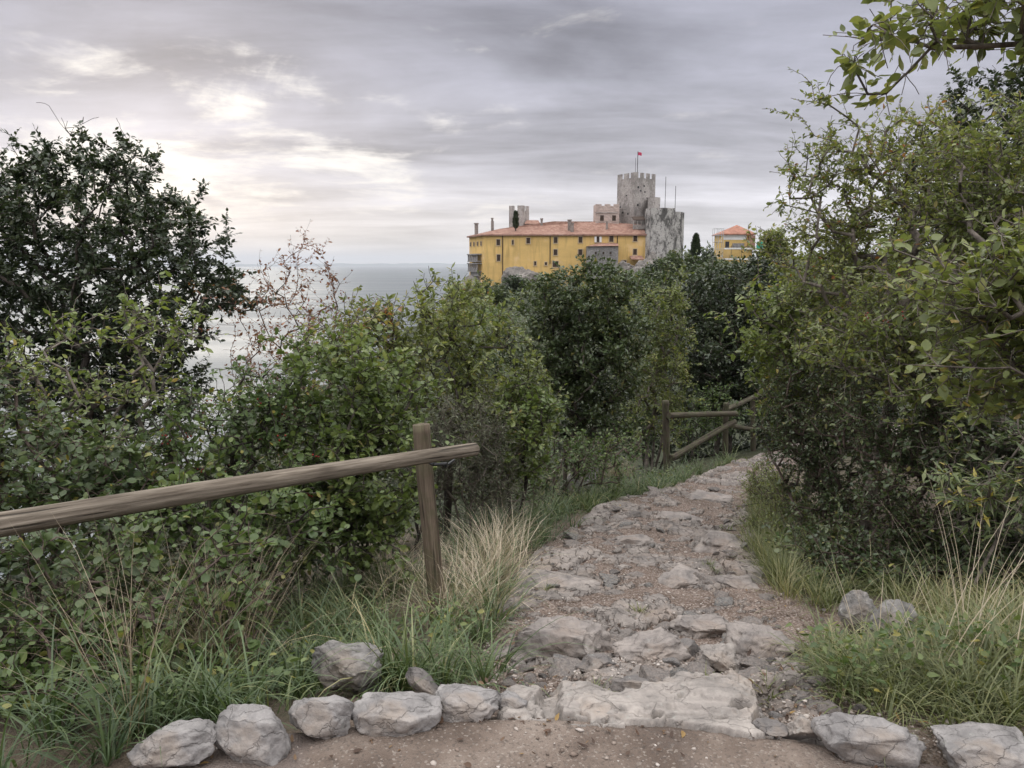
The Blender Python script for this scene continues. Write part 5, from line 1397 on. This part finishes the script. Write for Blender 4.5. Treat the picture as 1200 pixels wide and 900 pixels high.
# ------------------------------------------------------------------ grass
def blades(name, label, P, L, wid, lean_dir, lean, mat, seed, kind='stuff', nseg=4, var=None, droopy=.8):
    rg = np.random.default_rng(seed); n_ = len(P)
    a = rg.uniform(0, 6.28, n_); D = np.stack([np.cos(a), np.sin(a), np.zeros(n_)], 1) if lean_dir is None else lean_dir
    S = np.stack([-D[:, 1], D[:, 0], np.zeros(n_)], 1)
    tw = rg.normal(0, .5, n_); S = unit(S * np.cos(tw)[:, None] + D * np.sin(tw)[:, None])
    t = np.linspace(0, 1, nseg + 1)
    ang = lean[:, None] + droopy * rg.uniform(.5, 1.4, n_)[:, None] * t[None, :] ** 1.5      # angle from vertical along the blade
    dl = L[:, None] / nseg
    hx_s = np.concatenate([np.zeros((n_, 1)), np.cumsum(np.sin(ang[:, 1:]) * dl, 1)], 1)
    hz_s = np.concatenate([np.zeros((n_, 1)), np.cumsum(np.cos(ang[:, 1:]) * dl, 1)], 1)
    C = P[:, None, :] + D[:, None, :] * hx_s[:, :, None] + np.array([0, 0, 1.])[None, None, :] * hz_s[:, :, None]
    wt = (1 - t ** 2 * .95)[None, :] * wid[:, None] * .5
    A_ = C - S[:, None, :] * wt[:, :, None]; B_ = C + S[:, None, :] * wt[:, :, None]
    V = np.stack([A_, B_], 2).reshape(n_, -1, 3)
    i = np.arange(nseg); q = np.stack([i * 2, i * 2 + 1, i * 2 + 3, i * 2 + 2], 1)
    Q = (q[None] + (np.arange(n_) * (nseg + 1) * 2)[:, None, None]).reshape(-1, 4)
    if var is None: var = np.clip(rg.beta(2, 3, n_) + np.clip(fbm(P * 1.7, 2, seed) * .4, -.2, .3), 0, 1)
    o_ = link(name, new_mesh(name, V.reshape(-1, 3), quads=Q, smooth=True, attrs={'var': np.repeat(var, (nseg + 1) * 2)}), M[mat])
    return tag(o_, label, 'grass', kind=kind)


def tussocks(centres, per, spread, rg):
    """blade roots and outward directions for clumps"""
    n_ = len(centres); c = np.repeat(centres, per, 0); m_ = len(c)
    a = rg.uniform(0, 6.28, m_); r_ = np.abs(rg.normal(0, 1, m_)) * np.repeat(spread, per)
    P = c.copy(); P[:, 0] += np.cos(a) * r_; P[:, 1] += np.sin(a) * r_
    ang = a + rg.normal(0, .6, m_)
    D = np.stack([np.cos(ang), np.sin(ang), np.zeros(m_)], 1)
    lean = np.clip(.12 + .5 * r_ / np.maximum(np.repeat(spread, per), 1e-3) * .6 + rg.normal(0, .12, m_), 0, 1.2)
    P[:, 2] = ground(P[:, 0], P[:, 1]) - .015
    return P, D, lean


def region(px_list, n_, rg, jitter):
    """clump centres scattered along a run of ground points given as photo pixels with a spread in metres"""
    pts = np.array([hit(*q) for q in px_list]); k = rg.integers(0, len(pts) - 1, n_); t = rg.random(n_)[:, None]
    c = pts[k] * (1 - t) + pts[k + 1] * t; c[:, :2] += rg.normal(0, jitter, (n_, 2)); return c


def off_path(P, m0=.0):
    return ~((P[:, 0] > path_l(P[:, 1]) - m0) & (P[:, 0] < path_r(P[:, 1]) + m0)) & (P[:, 1] > edge(P[:, 0]) + .13)


rg = np.random.default_rng(321)
# left verge: deep green sedge
cs_ = np.concatenate([region([(330, 845), (470, 790), (520, 800), (560, 770), (585, 700), (560, 640), (600, 620)], 120, rg, .13),
                      region([(340, 815), (380, 750), (430, 700), (475, 690)], 62, rg, .16),
                      region([(575, 660), (640, 610), (700, 590), (760, 575), (830, 555), (885, 540)], 150, rg, .20),
                      region([(20, 890), (120, 880), (180, 850), (290, 825)], 17, rg, .13)])
lr_ = hit(403, 812)
po_ = hit(518, 775); bo_ = hit(681, 585)
cs_ = cs_[off_path(cs_, .03) & (np.hypot(cs_[:, 0] - lr_[0], cs_[:, 1] - lr_[1] + .1) > .30) & (np.hypot(cs_[:, 0] - po_[0], cs_[:, 1] - po_[1] + .1) > .33) & (np.hypot(cs_[:, 0] - bo_[0], (cs_[:, 1] - bo_[1]) * .6) > .36)]
P, D, ln_ = tussocks(cs_, 40, rg.uniform(.03, .12, len(cs_)), rg)
k = off_path(P, -.06); P, D, ln_ = P[k], D[k], ln_[k]
blades('grass', 'deep green tussock grass along the left verge of the path', P, np.clip(rg.lognormal(-1.32, .40, len(P)), .08, .7), rg.uniform(.004, .0105, len(P)), D, ln_, 'grass', 5, droopy=1.5, nseg=6)
cs_ = region([(460, 690), (500, 720), (540, 735), (580, 720), (575, 680), (590, 700), (580, 660), (600, 640)], 60, rg, .11); cs_ = cs_[off_path(cs_, .02) & (np.hypot(cs_[:, 0] - po_[0], cs_[:, 1] - po_[1]) > .22)]
P, D, ln_ = tussocks(cs_, 22, rg.uniform(.03, .09, len(cs_)), rg)
blades('dry_grass', 'pale straw grass standing around the near fence post', P, rg.uniform(.25, .68, len(P)), rg.uniform(.002, .005, len(P)), D, ln_ * .8, 'straw', 6, droopy=1.0, var=np.clip(rg.beta(3, 2, len(P)) + .1, 0, 1))
cs_ = region([(230, 770), (260, 740), (300, 760), (60, 800), (150, 850), (240, 700), (250, 800), (270, 760), (245, 825), (290, 805), (60, 850)], 58, rg, .12)
P, D, ln_ = tussocks(cs_, 22, rg.uniform(.03, .08, len(cs_)), rg)
blades('dry_grass', 'sparse tawny stalks rising through the shrubs left of the kerb stones', P, rg.uniform(.4, .95, len(P)), rg.uniform(.002, .004, len(P)), D, ln_ * .7, 'straw', 7, droopy=.7, var=rg.random(len(P)) * .5)
cs_ = region([(640, 580), (690, 568), (735, 556)], 34, rg, .25); cs_ = cs_[off_path(cs_, .05)]
P, D, ln_ = tussocks(cs_, 34, rg.uniform(.05, .12, len(cs_)), rg)
blades('dry_grass', 'brownish dry grass behind the green verge of the far path', P, rg.uniform(.35, .8, len(P)), rg.uniform(.003, .006, len(P)), D, ln_ * .6, 'straw', 8, droopy=.6, var=rg.random(len(P)) * .6)
# right bank
cs_ = np.concatenate([region([(985, 820), (1060, 800), (1150, 830), (1190, 800)], 110, rg, .14), region([(1000, 770), (1090, 770), (1180, 770)], 90, rg, .16), region([(1210, 800), (1300, 780), (1400, 740), (1500, 740)], 90, rg, .35), region([(1100, 730), (1190, 730)], 60, rg, .2), region([(985, 750), (965, 780), (985, 800)], 26, rg, .08), region([(960, 700), (1000, 695), (1100, 705), (1190, 705)], 60, rg, .14)])
rk_ = [hit(1012, 740), hit(1046, 754)]
cs_ = cs_[np.all([np.hypot(cs_[:, 0] - q[0], cs_[:, 1] - q[1] + .12) > .24 for q in rk_], 0)]
cs_ = cs_[off_path(cs_, .06)]
P, D, ln_ = tussocks(cs_, 32, rg.uniform(.03, .10, len(cs_)), rg)
k = off_path(P, .0); P, D, ln_ = P[k], D[k], ln_[k]
blades('grass', 'bright green grass on the right bank behind the kerb stones', P, np.clip(rg.lognormal(-1.85, .42, len(P)), .05, .45), rg.uniform(.0035, .009, len(P)), D, ln_, 'grass_bright', 9, droopy=1.4)
cs_ = region([(905, 700), (898, 670), (896, 640), (905, 600), (905, 570)], 170, rg, .15); cs_ = cs_[off_path(cs_, -.10)]
P, D, ln_ = tussocks(cs_, 56, rg.uniform(.03, .08, len(cs_)), rg)
blades('grass', 'short yellowish grass on the bank where the path bends right', P, rg.uniform(.10, .34, len(P)), rg.uniform(.003, .006, len(P)), D, ln_, 'grass_bright', 10)
cs_ = region([(1100, 780), (1150, 800), (1190, 760)], 7, rg, .10)
P, D, ln_ = tussocks(cs_, 8, rg.uniform(.03, .07, len(cs_)), rg)
blades('dry_grass', 'tall bleached grass stalks leaning over the right bank', P, rg.uniform(.45, .95, len(P)), rg.uniform(.0025, .0045, len(P)), D, ln_ * .9, 'straw', 11, nseg=6, droopy=.55, var=rg.uniform(.5, 1, len(P)))
# seed heads on some stalks and weeds between the path stones
cs_ = np.array([hit(*q) for q in ((830, 668), (838, 676), (750, 722), (832, 800), (700, 800), (900, 812), (640, 700), (880, 590), (960, 800))])
P, D, ln_ = tussocks(cs_, 36, np.full(len(cs_), .03), rg); P[:, 2] = surf(P[:, 0], P[:, 1])
blades('weeds', 'small green weeds growing between the stones of the path', P, rg.uniform(.03, .09, len(P)), rg.uniform(.003, .006, len(P)), D, ln_ + .2, 'grass_bright', 12)

cs_ = np.concatenate([region([(180, 850), (330, 800), (450, 760), (560, 760)], 60, rg, .2), region([(960, 800), (1050, 780), (1190, 800)], 46, rg, .2), region([(900, 690), (930, 640), (960, 710)], 30, rg, .15), region([(620, 610), (700, 585), (800, 560)], 40, rg, .2)])
cs_ = cs_[off_path(cs_, .02)]
P = np.repeat(cs_, 16, 0) + rg.normal(0, 1, (len(cs_) * 16, 3)) * np.array([.05, .05, .0]); P[:, 2] = ground(P[:, 0], P[:, 1]) + rg.uniform(.02, .22, len(P))
a = rg.uniform(0, 6.28, len(P)); D = np.stack([np.cos(a), np.sin(a), rg.normal(.2, .3, len(P))], 1)
wm = leaves_mesh('weeds', P, D, unit(rg.normal(0, .5, (len(P), 3)) + [0, 0, 1]), rg.uniform(.015, .05, len(P)), 'ovate', rg.random(len(P)), rg, .4)
tag(link('weeds', wm, M['mid']), 'broad-leaved weeds growing through the grass on both verges', 'weeds', kind='stuff')

# ------------------------------------------------------------------ gravel and fallen leaves
def scatter_small(name, label, cat, P, S, mat, seed, flat=.6):
    rg = np.random.default_rng(seed); n_ = len(P)
    sv = np.array([(1, 0, 0), (-1, 0, 0), (0, 1, 0), (0, -1, 0), (0, 0, 1), (0, 0, -1), (.62, .62, .5), (-.6, .55, .4), (.5, -.66, .45), (-.6, -.5, .5)], float)
    from mathutils import geometry
    bm0 = bmesh.new(); [bm0.verts.new(q) for q in sv]; bmesh.ops.convex_hull(bm0, input=bm0.verts); bm0.verts.ensure_lookup_table(); bm0.verts.index_update()
    bmesh.ops.triangulate(bm0, faces=bm0.faces); bm0.verts.index_update()
    sv = np.array([q.co[:] for q in bm0.verts]); sf = np.array([[l.index for l in q.verts] for q in bm0.faces]); bm0.free()
    a = rg.uniform(0, 6.28, n_); sc = np.stack([S * rg.uniform(.7, 1.3, n_), S * rg.uniform(.6, 1.1, n_), S * rg.uniform(.4, .9, n_) * flat], 1)
    v = sv[None] * sc[:, None, :] * (1 + rg.normal(0, .15, (n_, len(sv), 1)))
    x = v[..., 0] * np.cos(a)[:, None] - v[..., 1] * np.sin(a)[:, None]; y = v[..., 0] * np.sin(a)[:, None] + v[..., 1] * np.cos(a)[:, None]
    V = np.stack([x, y, v[..., 2]], -1) + P[:, None, :]
    F = (sf[None] + (np.arange(n_) * len(sv))[:, None, None]).reshape(-1, 3)
    return tag(link(name, new_mesh(name, V.reshape(-1, 3), tris=F, attrs={'var': np.repeat(rg.random(n_), len(sv))}), M[mat]), label, cat, kind='stuff')


m, n, out = material('pebble')
at = n.node('ShaderNodeAttribute'); at.attribute_name = 'var'
principled(n, out, n.ramp(at.outputs['Fac'], [(0, (.11, .085, .07)), (.35, (.22, .17, .14)), (.7, (.32, .27, .235)), (1, (.50, .45, .41))]), .9, None, .2)
M['pebble'] = m
rg = np.random.default_rng(77)
y = 2.55 + 9 * rg.random(9000) ** 1.9; x = path_l(y) + (path_r(y) - path_l(y)) * rg.uniform(-.08, 1.1, 9000)
x[:2600] = rg.uniform(-.1, 1.6, 2600); y[:2600] = edge(x[:2600]) + rg.uniform(.08, 1.0, 2600)
z = surf(x, y); S = np.clip(rg.lognormal(-5.15, .45, 9000), .0025, .017)
scatter_small('gravel', 'loose gravel between the stones of the path', 'gravel', np.stack([x, y, z + S * .2], 1), S, 'pebble', 1)
x = rg.uniform(-1.2, 1.6, 1500); y = 1.9 + .75 * rg.random(1500) ** .6; k = y < edge(x) - .02; x, y = x[k], y[k]
S = np.clip(rg.lognormal(-6.0, .75, len(x)), .001, .014)
scatter_small('gravel', 'sparse fine gravel on the terrace', 'gravel', np.stack([x, y, .006 + S * .2 + x * 0], 1), S, 'pebble', 2)

n_ = 1100
y = 2.5 + 8 * rg.random(n_) ** 1.6; side_ = rg.random(n_)
sl = np.where(side_ < .4, rg.normal(.0, .10, n_), np.where(side_ < .85, rg.normal(1.0, .12, n_), rg.uniform(0, 1, n_)))
x = path_l(y) + (path_r(y) - path_l(y)) * sl
k_ = rg.random(n_) < .35; x = np.where(k_, path_r(y) + rg.uniform(0, 1.4, n_), x); y = np.where(k_, np.minimum(y, 5.5), y)
P = np.stack([x, y, surf(x, y) + .010], 1)
tx = rg.uniform(-1.2, 1.5, 90); ty = edge(tx) - rg.exponential(.12, 90) - .02; P = np.concatenate([P, np.stack([tx, ty, tx * 0 + .014], 1)]); n_ = len(P)
a = rg.uniform(0, 6.28, n_)
D = np.stack([np.cos(a), np.sin(a), rg.normal(0, .15, n_)], 1)
lm = leaves_mesh('fallen_leaves', P, D, unit(rg.normal(0, .25, (n_, 3)) + [0, 0, 1]), rg.uniform(.012, .034, n_), 'ovate', rg.random(n_), rg, .5)
tag(link('fallen_leaves', lm, M['litter']), 'brown fallen leaves along the edges of the path', 'leaves', kind='stuff')
